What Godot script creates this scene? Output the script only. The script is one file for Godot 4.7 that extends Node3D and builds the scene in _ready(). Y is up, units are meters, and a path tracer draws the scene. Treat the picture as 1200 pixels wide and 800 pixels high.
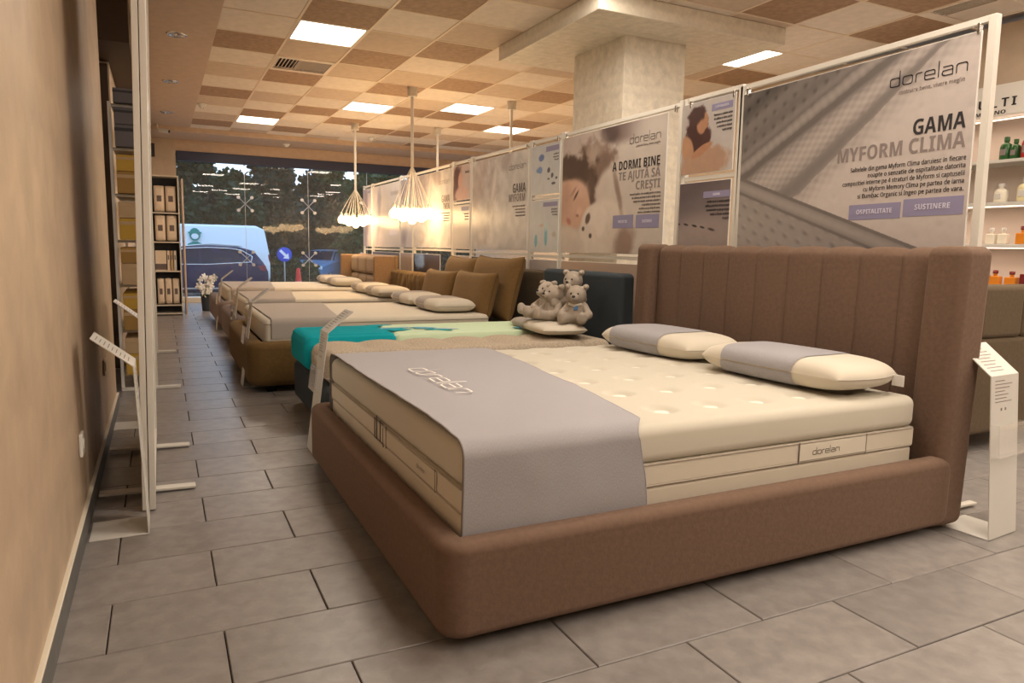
extends Node3D
# A bed showroom at dusk: y up, metres. The aisle runs along -z, the beds' heads point to +x.

# ---------------------------------------------------------------- mesh builder
class MB:
	var v := PackedVector3Array()
	var n := PackedVector3Array()
	var uv := PackedVector2Array()
	var ix := PackedInt32Array()

	func grid(f: Callable, nu: int, nv: int, flip := false) -> MB:
		var base := v.size()
		var p := PackedVector3Array()
		p.resize((nu + 1) * (nv + 1))
		for j in nv + 1:
			for i in nu + 1:
				p[j * (nu + 1) + i] = f.call(float(i) / nu, float(j) / nv)
		var wu: bool = p[0].distance_to(p[nu]) < 1e-6 and p[(nu + 1) * (nv / 2)].distance_to(p[(nu + 1) * (nv / 2) + nu]) < 1e-6
		var wv: bool = p[0].distance_to(p[(nu + 1) * nv]) < 1e-6 and p[nu / 2].distance_to(p[(nu + 1) * nv + nu / 2]) < 1e-6
		for j in nv + 1:
			for i in nu + 1:
				var il := i - 1
				var ir := i + 1
				if il < 0: il = nu - 1 if wu else 0
				if ir > nu: ir = 1 if wu else nu
				var jl := j - 1
				var jr := j + 1
				if jl < 0: jl = nv - 1 if wv else 0
				if jr > nv: jr = 1 if wv else nv
				var du := p[j * (nu + 1) + ir] - p[j * (nu + 1) + il]
				var dv := p[jr * (nu + 1) + i] - p[jl * (nu + 1) + i]
				var m := du.cross(dv)
				if m.length_squared() < 1e-16:   # a pole: look one row further in
					var jj := clampi(j, 1, nv - 1)
					var ii := clampi(i, 1, nu - 1)
					m = (p[jj * (nu + 1) + ii + 1] - p[jj * (nu + 1) + ii - 1]).cross(p[(jj + 1) * (nu + 1) + ii] - p[(jj - 1) * (nu + 1) + ii])
				m = m.normalized()
				v.append(p[j * (nu + 1) + i])
				n.append(-m if flip else m)
				uv.append(Vector2(float(i) / nu, float(j) / nv))
		for j in nv:
			for i in nu:
				var a := base + j * (nu + 1) + i
				var b := a + 1
				var c := a + nu + 2
				var d := a + nu + 1
				if flip:
					ix.append_array([a, b, c, a, c, d])
				else:
					ix.append_array([a, c, b, a, d, c])
		return self

	func tri(a: Vector3, b: Vector3, c: Vector3) -> void:   # clockwise seen from outside
		var m := (c - a).cross(b - a).normalized()
		var s := v.size()
		for q in [a, b, c]:
			v.append(q); n.append(m); uv.append(Vector2.ZERO)
		ix.append_array([s, s + 1, s + 2])

	func quad(a: Vector3, b: Vector3, c: Vector3, d: Vector3) -> MB:   # clockwise; uv: a top-left, b top-right, c bottom-right, d bottom-left
		var m := (c - a).cross(b - a).normalized()
		var s := v.size()
		v.append_array([a, b, c, d])
		for k in 4: n.append(m)
		uv.append_array([Vector2(0, 0), Vector2(1, 0), Vector2(1, 1), Vector2(0, 1)])
		ix.append_array([s, s + 1, s + 2, s, s + 2, s + 3])
		return self

	# rounded box, deformed by fn(point) -> point if given
	func rb(c: Vector3, s: Vector3, r: float, cs := 1, mid := Vector3i.ONE, fn = null) -> MB:
		var h := s * 0.5
		r = minf(r, minf(h.x, minf(h.y, h.z)) * 0.999)
		var ax := []
		for k in 3:
			var l := PackedFloat32Array()
			for t in cs + 1:
				l.append(-h[k] + r - r * tan(PI / 4 * (1.0 - float(t) / cs)))
			for t in range(1, mid[k]):
				l.append(lerpf(-h[k] + r, h[k] - r, float(t) / mid[k]))
			for t in cs + 1:
				l.append(h[k] - r + r * tan(PI / 4 * float(t) / cs))
			ax.append(l)
		var q := h - Vector3(r, r, r)
		for k in 3:
			for sg in [-1.0, 1.0]:
				var a: int = (k + 1) % 3
				var b: int = (k + 2) % 3
				var la: PackedFloat32Array = ax[a]
				var lb: PackedFloat32Array = ax[b]
				var base := v.size()
				for j in lb.size():
					for i in la.size():
						var p := Vector3()
						p[k] = sg * h[k]; p[a] = la[i]; p[b] = lb[j]
						var inner := p.clamp(-q, q)
						var d := (p - inner).normalized()
						v.append(c + inner + d * r); n.append(d)
						uv.append(Vector2(la[i], lb[j]))
				var w := la.size()
				for j in lb.size() - 1:
					for i in w - 1:
						var e := base + j * w + i
						if sg > 0: ix.append_array([e, e + w + 1, e + 1, e, e + w, e + w + 1])
						else: ix.append_array([e, e + 1, e + w + 1, e, e + w + 1, e + w])
		if fn != null:
			for t in v.size(): v[t] = fn.call(v[t])
		return self

	func box(c: Vector3, s: Vector3) -> MB:   # sharp box, 12 triangles
		var h := s * 0.5
		for k in 3:
			for sg in [-1.0, 1.0]:
				var a: int = (k + 1) % 3
				var b: int = (k + 2) % 3
				var o := Vector3(); o[k] = sg * h[k]
				var da := Vector3(); da[a] = h[a]
				var db := Vector3(); db[b] = h[b]
				if sg > 0: quad(c + o - da - db, c + o - da + db, c + o + da + db, c + o + da - db)
				else: quad(c + o - da - db, c + o + da - db, c + o + da + db, c + o - da + db)
		return self

	func tube(path: PackedVector3Array, r: float, sides := 6, r2 := -1.0) -> MB:
		var m := path.size()
		var fr := []
		var up := Vector3.UP
		for i in m:
			var t := (path[mini(i + 1, m - 1)] - path[maxi(i - 1, 0)]).normalized()
			if absf(t.dot(up)) > 0.95: up = Vector3.RIGHT if absf(t.x) < 0.8 else Vector3.BACK
			var s := t.cross(up).normalized()
			up = s.cross(t).normalized()
			fr.append([s, up, t])
		var base := v.size()
		for i in m:
			var rr := r if r2 < 0 else lerpf(r, r2, float(i) / (m - 1))
			for k in sides + 1:
				var an := TAU * k / sides
				var d: Vector3 = fr[i][0] * cos(an) + fr[i][1] * sin(an)
				v.append(path[i] + d * rr); n.append(d); uv.append(Vector2(float(k) / sides, float(i) / m))
		for i in m - 1:
			for k in sides:
				var e := base + i * (sides + 1) + k
				ix.append_array([e, e + 1, e + sides + 2, e, e + sides + 2, e + sides + 1])
		for e in [0, m - 1]:
			var s := v.size()
			var nn: Vector3 = fr[e][2] * (-1.0 if e == 0 else 1.0)
			v.append(path[e]); n.append(nn); uv.append(Vector2.ZERO)
			for k in sides + 1:
				v.append(v[base + e * (sides + 1) + k]); n.append(nn); uv.append(Vector2.ZERO)
			for k in sides:
				if e == 0: ix.append_array([s, s + 2 + k, s + 1 + k])
				else: ix.append_array([s, s + 1 + k, s + 2 + k])
		return self

	func lathe(prof: PackedVector2Array, c: Vector3, sides := 20) -> MB:   # (radius, height) from bottom to top
		var m := prof.size() - 1
		return grid(func(a, b):
			var x: float = b * m
			var i := mini(int(x), m - 1)
			var p: Vector2 = prof[i].lerp(prof[i + 1], x - i)
			var an: float = -TAU * a
			return c + Vector3(p.x * cos(an), p.y, p.x * sin(an)), sides, m)

	func ball(c: Vector3, r: Vector3, nu := 12, nv := 8) -> MB:
		return grid(func(a, b):
			var la: float = PI * (b - 0.5)
			var an: float = -TAU * a
			return c + Vector3(r.x * cos(la) * cos(an), r.y * sin(la), r.z * cos(la) * sin(an)), nu, nv)

	# flat polygon (x, y) extruded along z from z0 to z1
	func prism(poly: PackedVector2Array, z0: float, z1: float) -> MB:
		if Geometry2D.is_polygon_clockwise(poly):
			poly.reverse()
		var t := Geometry2D.triangulate_polygon(poly)
		for i in range(0, t.size(), 3):
			var a := poly[t[i]]
			var b := poly[t[i + 1]]
			var c := poly[t[i + 2]]
			if (b - a).cross(c - a) > 0:
				var sw := b; b = c; c = sw
			tri(Vector3(a.x, a.y, z1), Vector3(b.x, b.y, z1), Vector3(c.x, c.y, z1))
			tri(Vector3(a.x, a.y, z0), Vector3(c.x, c.y, z0), Vector3(b.x, b.y, z0))
		var sgn := 1.0 if not Geometry2D.is_polygon_clockwise(poly) else -1.0
		for i in poly.size():
			var a := poly[i]
			var b := poly[(i + 1) % poly.size()]
			var dn := Vector2((b - a).y, -(b - a).x) * sgn
			var q := [Vector3(a.x, a.y, z0), Vector3(a.x, a.y, z1), Vector3(b.x, b.y, z1), Vector3(b.x, b.y, z0)]
			var m: Vector3 = (q[2] - q[0]).cross(q[1] - q[0])
			if m.dot(Vector3(dn.x, dn.y, 0)) < 0: q = [q[3], q[2], q[1], q[0]]
			quad(q[0], q[1], q[2], q[3])
		return self

	func moved(t: Transform3D, from := 0) -> MB:
		for i in range(from, v.size()):
			v[i] = t * v[i]
			n[i] = (t.basis * n[i]).normalized()
		return self

	func mesh(smooth := false) -> ArrayMesh:
		var a := []
		a.resize(Mesh.ARRAY_MAX)
		a[Mesh.ARRAY_VERTEX] = v; a[Mesh.ARRAY_NORMAL] = n; a[Mesh.ARRAY_TEX_UV] = uv; a[Mesh.ARRAY_INDEX] = ix
		var m := ArrayMesh.new()
		if smooth:
			var st := SurfaceTool.new()
			st.create_from_arrays(a)
			st.generate_normals()
			return st.commit()
		m.add_surface_from_arrays(Mesh.PRIMITIVE_TRIANGLES, a)
		return m

# ---------------------------------------------------------------- scene helpers
var taken := {}
var rng := RandomNumberGenerator.new()
var T := {}   # textures
var S := {}   # materials

func numbered(called: String) -> String:
	if not taken.has(called):
		taken[called] = 0
		return called
	taken[called] += 1
	return "%s_%03d" % [called, taken[called]]

func thing(called: String, label: String, category: String, at := Vector3.ZERO, turn := 0.0, group := "") -> Node3D:
	var o := Node3D.new()
	o.name = numbered(called)
	add_child(o)
	o.position = at
	o.rotation.y = turn
	tag(o, label, category, group)
	return o

func tag(o: Node, label: String, category: String, group := "") -> Node:
	o.set_meta("label", label)
	o.set_meta("category", category)
	if group != "": o.set_meta("group", group)
	return o

func obj(called: String, mb, m: Material, parent: Node = null, smooth := false) -> MeshInstance3D:
	var o := MeshInstance3D.new()
	o.mesh = mb if mb is Mesh else mb.mesh(smooth)
	o.material_override = m
	if parent == null:
		o.name = numbered(called)
		add_child(o)
	else:
		var k := 0
		var nm := called
		while parent.has_node(NodePath(nm)):
			k += 1
			nm = "%s_%03d" % [called, k]
		o.name = nm
		parent.add_child(o)
	return o

func struct(called: String, mb, m: Material) -> MeshInstance3D:
	var o := obj(called, mb, m)
	o.set_meta("kind", "structure")
	return o

func dup(src: Node3D, at: Vector3, turn: float, label: String) -> Node3D:
	var o: Node3D = src.duplicate()
	o.name = numbered(String(src.name).rstrip("0123456789").rstrip("_"))
	add_child(o)
	o.position = at
	o.rotation.y = turn
	o.set_meta("label", label)
	return o

func lin(r: float, g: float, b: float, a := 1.0) -> Color:
	var c := Color(r, g, b).linear_to_srgb()
	c.a = a
	return c

func mat(called: String, c: Color, rough := 0.6, tex = null, sc := 1.0, bump = null, bh := 0.1, bsc := 0.0) -> StandardMaterial3D:
	var m := StandardMaterial3D.new()
	m.resource_name = called
	m.albedo_color = c
	m.roughness = rough
	m.metallic_specular = 0.4
	if tex != null or bump != null:
		m.uv1_triplanar = true
		m.uv1_world_triplanar = true
		m.uv1_scale = Vector3.ONE * sc
	if tex != null: m.albedo_texture = tex
	if bump != null:
		m.heightmap_enabled = true
		m.heightmap_texture = bump
		m.heightmap_scale = bh
	S[called] = m
	return m

func cloth(m: StandardMaterial3D, rim := 0.3) -> StandardMaterial3D:
	m.rim_enabled = true
	m.rim = rim
	m.rim_tint = 0.6
	m.metallic_specular = 0.2
	return m

func noise_tex(seed_: int, freq: float, lo: float, hi: float, oct := 3, size := 256, kind := FastNoiseLite.TYPE_SIMPLEX_SMOOTH, stretch := 1.0) -> NoiseTexture2D:
	var f := FastNoiseLite.new()
	f.seed = seed_
	f.noise_type = kind
	f.frequency = freq
	f.fractal_octaves = oct
	if stretch != 1.0:
		f.domain_warp_enabled = true
		f.domain_warp_amplitude = stretch
		f.domain_warp_frequency = freq
	var t := NoiseTexture2D.new()
	t.width = size; t.height = size
	t.seamless = true
	t.noise = f
	var g := Gradient.new()
	g.set_color(0, Color(lo, lo, lo)); g.set_color(1, Color(hi, hi, hi))
	t.color_ramp = g
	return t

func P3(a: Array) -> PackedVector3Array:
	return PackedVector3Array(a)

# ---------------------------------------------------------------- lettering
var font_plain: SystemFont
var font_bold: SystemFont

func words(text: String, height: float, m: Material, parent: Node, at: Vector3, align := 0, squeeze := 1.0, bold := false, called := "lettering") -> MeshInstance3D:
	var t := TextMesh.new()
	t.text = text
	t.font = font_bold if bold else font_plain
	t.font_size = 64
	t.pixel_size = height / 46.0
	t.depth = 0.0012
	t.curve_step = 2.0
	t.horizontal_alignment = [HORIZONTAL_ALIGNMENT_LEFT, HORIZONTAL_ALIGNMENT_CENTER, HORIZONTAL_ALIGNMENT_RIGHT][align]
	t.vertical_alignment = VERTICAL_ALIGNMENT_CENTER
	var o := obj(called, t, m, parent)
	o.position = at
	o.scale = Vector3(squeeze, 1, 1)
	return o

# The wordmark of the showroom: thin rounded strokes. Units: x-height 1, returned as flat ribbons facing +z, starting at x = 0.
func wordmark(size: float, sw := 0.13) -> MB:
	var mb := MB.new()
	var arc := func(cx: float, cy: float, a0: float, a1: float) -> Array:
		var r := []
		for k in 5: r.append(Vector2(cx + 0.25 * cos(lerpf(a0, a1, k / 4.0)), cy + 0.25 * sin(lerpf(a0, a1, k / 4.0))))
		return r
	var w := 1.25
	var h2 := PI / 2
	var o: Array = arc.call(0.25, 0.75, h2, PI) + arc.call(0.25, 0.25, PI, PI + h2) + arc.call(w - 0.25, 0.25, -h2, 0.0) + arc.call(w - 0.25, 0.75, 0.0, h2) + [Vector2(0.25, 1.0)]
	var e: Array = [Vector2(0, 0.5), Vector2(w, 0.5)] + arc.call(w - 0.25, 0.75, 0.0, h2) + arc.call(0.25, 0.75, h2, PI) + arc.call(0.25, 0.25, PI, PI + h2) + [Vector2(w, 0)]
	var a: Array = [Vector2(0.1, 1)] + arc.call(w - 0.25, 0.75, h2, 0.0) + [Vector2(w, 0), Vector2(0.25, 0)] + arc.call(0.25, 0.3, -h2, -PI) + [Vector2(0.1, 0.55), Vector2(w, 0.58)]
	var nn: Array = [Vector2(0, 0), Vector2(0, 0.75)] + arc.call(0.25, 0.75, PI, h2) + arc.call(w - 0.25, 0.75, h2, 0.0) + [Vector2(w, 0)]
	var r: Array = [Vector2(0, 0), Vector2(0, 0.75)] + arc.call(0.25, 0.75, PI, h2) + [Vector2(0.75, 1)]
	var stem := [Vector2(0, 0), Vector2(0, 1.8)]
	var x := 0.0
	for g in [[[o, [Vector2(w, 0), Vector2(w, 1.8)]], 1.7], [[o], 1.7], [[r], 1.15], [[e], 1.7], [[stem], 0.45], [[a], 1.7], [[nn], 1.7]]:
		for s in g[0]:
			for k in s.size() - 1:
				var p: Vector2 = s[k]
				var q: Vector2 = s[k + 1]
				var d := (q - p).normalized()
				var u := Vector2(-d.y, d.x) * sw * 0.5
				p -= d * sw * 0.3
				q += d * sw * 0.3
				var pt := func(z: Vector2) -> Vector3: return Vector3((z.x + x) * size, z.y * size, 0)
				mb.quad(pt.call(p + u), pt.call(q + u), pt.call(q - u), pt.call(p - u))
		x += g[1]
	return mb   # total width about 9.65 * size

# ---------------------------------------------------------------- smooth blobs for the plush bears: surface nets over joined tapered capsules
func blob(pr: Array, cell: float, k: float) -> MB:
	var lo := Vector3.ONE * 1e9
	var hi := -lo
	for p in pr:
		for e in 2:
			var r: float = p[2 + e] + cell * 2.0
			lo = lo.min(p[e] - Vector3.ONE * r)
			hi = hi.max(p[e] + Vector3.ONE * r)
	var d := Vector3i(((hi - lo) / cell).ceil()) + Vector3i.ONE
	var f := PackedFloat32Array()
	f.resize(d.x * d.y * d.z)
	var pa := []
	for p in pr:
		var ab: Vector3 = p[1] - p[0]
		pa.append([p[0], ab, maxf(ab.length_squared(), 1e-9), p[2], p[3] - p[2]])
	var at := 0
	for z in d.z:
		for y in d.y:
			for x in d.x:
				var q := lo + Vector3(x, y, z) * cell
				var s := 1.0
				for p in pa:
					var t := clampf((q - p[0]).dot(p[1]) / p[2], 0.0, 1.0)
					var e: float = q.distance_to(p[0] + p[1] * t) - p[3] - p[4] * t
					var h := maxf(k - absf(s - e), 0.0) / k
					s = minf(s, e) - h * h * k * 0.25
				f[at] = s
				at += 1
	var mb := MB.new()
	var id := {}
	var sy := d.x
	var sz := d.x * d.y
	for z in d.z - 1:
		for y in d.y - 1:
			for x in d.x - 1:
				var b := x + y * sy + z * sz
				var sum := Vector3.ZERO
				var c := 0
				for e in [[0, 1, 0], [2, 3, 0], [4, 5, 0], [6, 7, 0], [0, 2, 1], [1, 3, 1], [4, 6, 1], [5, 7, 1], [0, 4, 2], [1, 5, 2], [2, 6, 2], [3, 7, 2]]:
					var i0: int = e[0]
					var i1: int = e[1]
					var f0 := f[b + (i0 & 1) + ((i0 >> 1) & 1) * sy + (i0 >> 2) * sz]
					var f1 := f[b + (i1 & 1) + ((i1 >> 1) & 1) * sy + (i1 >> 2) * sz]
					if (f0 < 0.0) != (f1 < 0.0):
						var p := Vector3(i0 & 1, (i0 >> 1) & 1, i0 >> 2)
						p[e[2]] += f0 / (f0 - f1)
						sum += p
						c += 1
				if c > 0:
					id[b] = mb.v.size()
					mb.v.append(lo + (Vector3(x, y, z) + sum / c) * cell)
					var g := Vector3(f[b + 1] - f[b], f[b + sy] - f[b], f[b + sz] - f[b])
					mb.n.append(g.normalized())
					mb.uv.append(Vector2.ZERO)
	for z in range(1, d.z - 1):
		for y in range(1, d.y - 1):
			for x in range(1, d.x - 1):
				var b := x + y * sy + z * sz
				for ax in 3:
					var st: int = [1, sy, sz][ax]
					if (f[b] < 0.0) == (f[b + st] < 0.0): continue
					var o1: int = [sy, sz, 1][ax]
					var o2: int = [sz, 1, sy][ax]
					if not (id.has(b) and id.has(b - o1) and id.has(b - o2) and id.has(b - o1 - o2)): continue
					var q := [id[b], id[b - o1], id[b - o1 - o2], id[b - o2]]
					if (mb.v[q[2]] - mb.v[q[0]]).cross(mb.v[q[1]] - mb.v[q[0]]).dot(mb.n[q[0]]) < 0.0: q.reverse()
					mb.ix.append_array([q[0], q[1], q[2], q[0], q[2], q[3]])
	return mb

# ---------------------------------------------------------------- the scene
func _ready() -> void:
	rng.seed = 7
	var cam := Camera3D.new()
	cam.name = "camera"
	cam.fov = 2.0 * rad_to_deg(atan(400.0 / 833.9))
	cam.near = 0.05
	cam.far = 300.0
	cam.rotation_order = EULER_ORDER_YXZ
	cam.rotation = Vector3(-0.1307, -0.4585, 0.0202)
	cam.position = Vector3(-0.1232, 1.1195, 2.105)
	add_child(cam)
	cam.current = true
	var sky := ProceduralSkyMaterial.new()      # clear dusk
	sky.sky_top_color = Color(0.62, 0.75, 0.90)
	sky.sky_horizon_color = Color(0.82, 0.90, 0.97)
	sky.ground_bottom_color = Color(0.10, 0.11, 0.13)
	sky.ground_horizon_color = Color(0.30, 0.35, 0.42)
	sky.sky_energy_multiplier = 1.15
	var env := Environment.new()
	env.background_mode = Environment.BG_SKY
	env.sky = Sky.new()
	env.sky.sky_material = sky
	env.tonemap_mode = Environment.TONE_MAPPER_LINEAR
	env.tonemap_exposure = EXPOSURE
	env.sdfgi_enabled = true
	env.ssao_enabled = true
	env.ssil_enabled = true
	var we := WorldEnvironment.new()
	we.name = "world"
	we.environment = env
	add_child(we)
	font_plain = SystemFont.new()
	font_plain.font_names = PackedStringArray(["Droid Sans"])
	font_bold = SystemFont.new()
	font_bold.font_names = PackedStringArray(["Droid Sans"])
	font_bold.font_weight = 700
	materials()
	room()
	ceiling_fittings()
	outside()
	divider()
	beds()
	stands()
	left_side()
	pendants()
	right_side()
	small_things()

const EXPOSURE := 1.93
const WARM := Color(1.0, 0.94, 0.866)      # the light of the ceiling panels
const BULB := Color(1.0, 0.83, 0.60)
const PANEL_ENERGY := 1.0
const CEIL := 3.0
const CX := 1.0078      # ceiling grid: origin and module
const CZ := -4.389
const TX := 0.6113
const TZ := 0.648
const WIN := -12.4

func materials() -> void:
	T.fine = noise_tex(1, 0.12, 0.0, 1.0, 3, 256)
	T.weave = weave()
	T.soft = noise_tex(2, 0.012, 0.94, 1.0, 4, 512)
	T.mottle = noise_tex(3, 0.02, 0.72, 1.0, 5, 512, FastNoiseLite.TYPE_SIMPLEX_SMOOTH, 40.0)
	T.plaster = noise_tex(4, 0.014, 0.88, 1.0, 5, 512, FastNoiseLite.TYPE_PERLIN, 60.0)
	T.stone = noise_tex(5, 0.02, 0.84, 1.0, 5, 512, FastNoiseLite.TYPE_SIMPLEX_SMOOTH, 30.0)
	T.shine = noise_tex(6, 0.02, 0.55, 1.0, 4, 256)
	T.nap = noise_tex(8, 0.03, 0.90, 1.0, 5, 512, FastNoiseLite.TYPE_SIMPLEX_SMOOTH, 24.0)
	T.heather = noise_tex(12, 0.11, 0.84, 1.0, 3, 256)
	# floor: three shades of the same grey stone ware
	for k in 3:
		var f := mat("stone_tile_%d" % k, lin(0.290, 0.266, 0.252) * [1.0, 0.97, 1.03][k], 0.31, T.stone, 1.1, T.fine, 0.03)
		f.uv1_offset = Vector3(0.37 * k, 0.0, 0.61 * k)
		f.metallic_specular = 0.5
	mat("recess_shade", lin(0.075, 0.046, 0.026), 0.6, T.soft, 1.0)  # brown that paints the shade of the left recess
	mat("window_frame", lin(0.05, 0.055, 0.10), 0.4)
	mat("grout", lin(0.045, 0.034, 0.028), 0.9)
	mat("plaster_wall", lin(0.55, 0.415, 0.29), 0.48, T.plaster, 0.9, T.plaster, 0.25)
	mat("wall_plain", lin(0.62, 0.50, 0.38), 0.7, T.soft, 0.8)
	mat("column_plaster", lin(0.86, 0.79, 0.66), 0.3, T.plaster, 2.2, T.plaster, 0.3)
	mat("skirting", lin(0.16, 0.155, 0.15), 0.5, T.stone, 1.5)
	mat("pale_trim", lin(0.72, 0.66, 0.55), 0.5)
	mat("gypsum", lin(0.66, 0.50, 0.38), 0.6, T.soft, 1.2, T.fine, 0.05)
	mat("tile_light", lin(0.90, 0.80, 0.70), 0.75, T.soft, 1.4)
	mat("tile_mid", lin(0.71, 0.575, 0.455), 0.75, T.soft, 1.4)
	mat("tile_dark", lin(0.48, 0.315, 0.205), 0.7, T.stone, 1.3)
	mat("grid_bar", lin(0.84, 0.70, 0.55), 0.5)
	mat("white_paint", lin(0.68, 0.645, 0.58), 0.4)
	mat("shelf_back", lin(0.60, 0.51, 0.45), 0.6)
	mat("white_sheet", lin(0.62, 0.60, 0.56), 0.45)
	mat("white_plastic", lin(0.80, 0.78, 0.74), 0.35)
	mat("black", lin(0.012, 0.012, 0.013), 0.5)
	mat("charcoal", lin(0.05, 0.05, 0.055), 0.7)
	mat("ink", lin(0.03, 0.027, 0.03), 0.7)
	mat("ink_grey", lin(0.24, 0.20, 0.19), 0.7)
	mat("ink_brown", lin(0.12, 0.10, 0.10), 0.7)
	mat("lilac", lin(0.26, 0.24, 0.37), 0.6)
	mat("lilac_text", lin(0.62, 0.60, 0.72), 0.6)
	mat("print_blue", lin(0.10, 0.22, 0.42), 0.6)
	mat("print_teal", lin(0.16, 0.42, 0.48), 0.6)
	var ch := mat("chrome", lin(0.75, 0.74, 0.72), 0.15)
	ch.metallic = 1.0
	var st := mat("steel", lin(0.55, 0.55, 0.55), 0.3)
	st.metallic = 1.0
	# upholstery
	cloth(mat("brown_velvet", lin(0.190, 0.122, 0.088), 0.85, T.nap, 2.5, T.fine, 0.06), 0.35)
	cloth(mat("olive_velvet", lin(0.165, 0.100, 0.038), 0.8, T.nap, 1.5, T.fine, 0.06), 0.4)
	cloth(mat("olive_cushion", lin(0.215, 0.125, 0.048), 0.75, T.nap, 1.8, T.fine, 0.06), 0.6)
	cloth(mat("slate_fabric", lin(0.062, 0.076, 0.090), 0.9, T.heather, 6.0, T.fine, 0.04), 0.2)
	cloth(mat("taupe_fabric", lin(0.28, 0.23, 0.22), 0.9, T.heather, 5.0, T.fine, 0.04), 0.2)
	cloth(mat("tan_leather", lin(0.30, 0.19, 0.11), 0.5, T.nap, 2.0), 0.2)
	cloth(mat("beige_upholstery", lin(0.40, 0.29, 0.19), 0.85, T.nap, 2.0, T.fine, 0.06), 0.3)
	cloth(mat("sofa_fabric", lin(0.12, 0.088, 0.057), 0.85, T.nap, 2.0, T.fine, 0.06), 0.3)
	mat("tuft_highlight", lin(0.80, 0.76, 0.67), 0.9)
	cloth(mat("cream_knit", lin(0.585, 0.545, 0.46), 0.9, null, 14.0, T.fine, 0.02), 0.2)
	cloth(mat("cream_border", lin(0.64, 0.58, 0.48), 0.9, null, 14.0, T.fine, 0.02), 0.2)
	cloth(mat("cream_cotton", lin(0.67, 0.615, 0.515), 0.9, null, 14.0, T.fine, 0.01), 0.2)
	var gm := cloth(mat("grey_marl", lin(0.45, 0.435, 0.46), 0.95, T.heather, 9.0), 0.25)
	gm.uv1_scale = Vector3(14, 4, 7)
	cloth(mat("grey_marl_beige", lin(0.50, 0.45, 0.41), 0.95, T.heather, 7.0, T.fine, 0.03), 0.25)
	mat("piping", lin(0.20, 0.175, 0.16), 0.8)
	mat("piping_pale", lin(0.42, 0.37, 0.31), 0.8)
	mat("embroidery", lin(0.85, 0.82, 0.76), 0.6)
	cloth(mat("quilt_beige", lin(0.64, 0.54, 0.42), 0.9, T.mottle, 7.0, T.fine, 0.06), 0.2)
	cloth(mat("teal_knit", lin(0.008, 0.33, 0.40), 0.9, null, 8.0, T.fine, 0.03), 0.2)
	cloth(mat("mint_knit", lin(0.60, 0.74, 0.53), 0.9, null, 8.0, T.fine, 0.03), 0.2)
	mat("petal_blue", lin(0.11, 0.36, 0.52), 0.9)
	mat("petal_pale", lin(0.44, 0.58, 0.60), 0.9)
	mat("plush", lin(0.44, 0.375, 0.31), 0.95, T.soft, 6.0, T.fine, 0.03)
	mat("plush_light", lin(0.50, 0.43, 0.36), 0.95, T.soft, 6.0, T.fine, 0.03)
	mat("mustard_box", lin(0.52, 0.32, 0.05), 0.6)
	mat("ochre_box", lin(0.36, 0.21, 0.06), 0.6)
	mat("kraft_box", lin(0.50, 0.35, 0.20), 0.7)
	mat("grey_box", lin(0.14, 0.13, 0.14), 0.6)
	mat("bag_beige", lin(0.85, 0.74, 0.62), 0.7, T.soft, 6.0)
	mat("bag_print", lin(0.17, 0.14, 0.14), 0.7)
	mat("dark_back", lin(0.07, 0.07, 0.085), 0.7)
	mat("wood_foot", lin(0.35, 0.20, 0.09), 0.5)
	# glass
	var g := mat("window_glass", Color(0.95, 0.98, 1.0, 0.04), 0.0)
	g.transparency = BaseMaterial3D.TRANSPARENCY_ALPHA
	g.metallic_specular = 0.35
	var ac := mat("acrylic", Color(0.98, 0.97, 0.95, 0.06), 0.05)
	ac.transparency = BaseMaterial3D.TRANSPARENCY_ALPHA
	ac.metallic_specular = 0.5

func weave() -> ImageTexture:
	var im := Image.create(128, 128, false, Image.FORMAT_RGB8)
	var r := RandomNumberGenerator.new()
	r.seed = 11
	for y in 128:
		for x in 128:
			var k := 0.80 + 0.12 * sin(x * TAU / 8.0) * (1.0 if (y / 4) % 2 == 0 else -1.0) + r.randf_range(-0.10, 0.10)
			im.set_pixel(x, y, Color(k, k, k))
	return ImageTexture.create_from_image(im)

# ---------------------------------------------------------------- the room
const X0 := -0.425
const X1 := 6.1
const ZB := 7.0        # behind the camera

func tile_mesh(w: float, d: float) -> ArrayMesh:   # a slab with chamfered top edges, origin at its centre, top at y = 0
	var mb := MB.new()
	var b := 0.0025
	var y := -0.0025
	var h := Vector2(w, d) * 0.5
	var i := h - Vector2(b, b)
	var top := [Vector3(-i.x, 0, -i.y), Vector3(i.x, 0, -i.y), Vector3(i.x, 0, i.y), Vector3(-i.x, 0, i.y)]
	var low := [Vector3(-h.x, y, -h.y), Vector3(h.x, y, -h.y), Vector3(h.x, y, h.y), Vector3(-h.x, y, h.y)]
	mb.quad(top[0], top[1], top[2], top[3])
	for k in 4:
		var n := (k + 1) % 4
		mb.quad(low[k], low[n], top[n], top[k])
		mb.quad(low[k] - Vector3(0, 0.008, 0), low[n] - Vector3(0, 0.008, 0), low[n], low[k])
	return mb.mesh()

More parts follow.
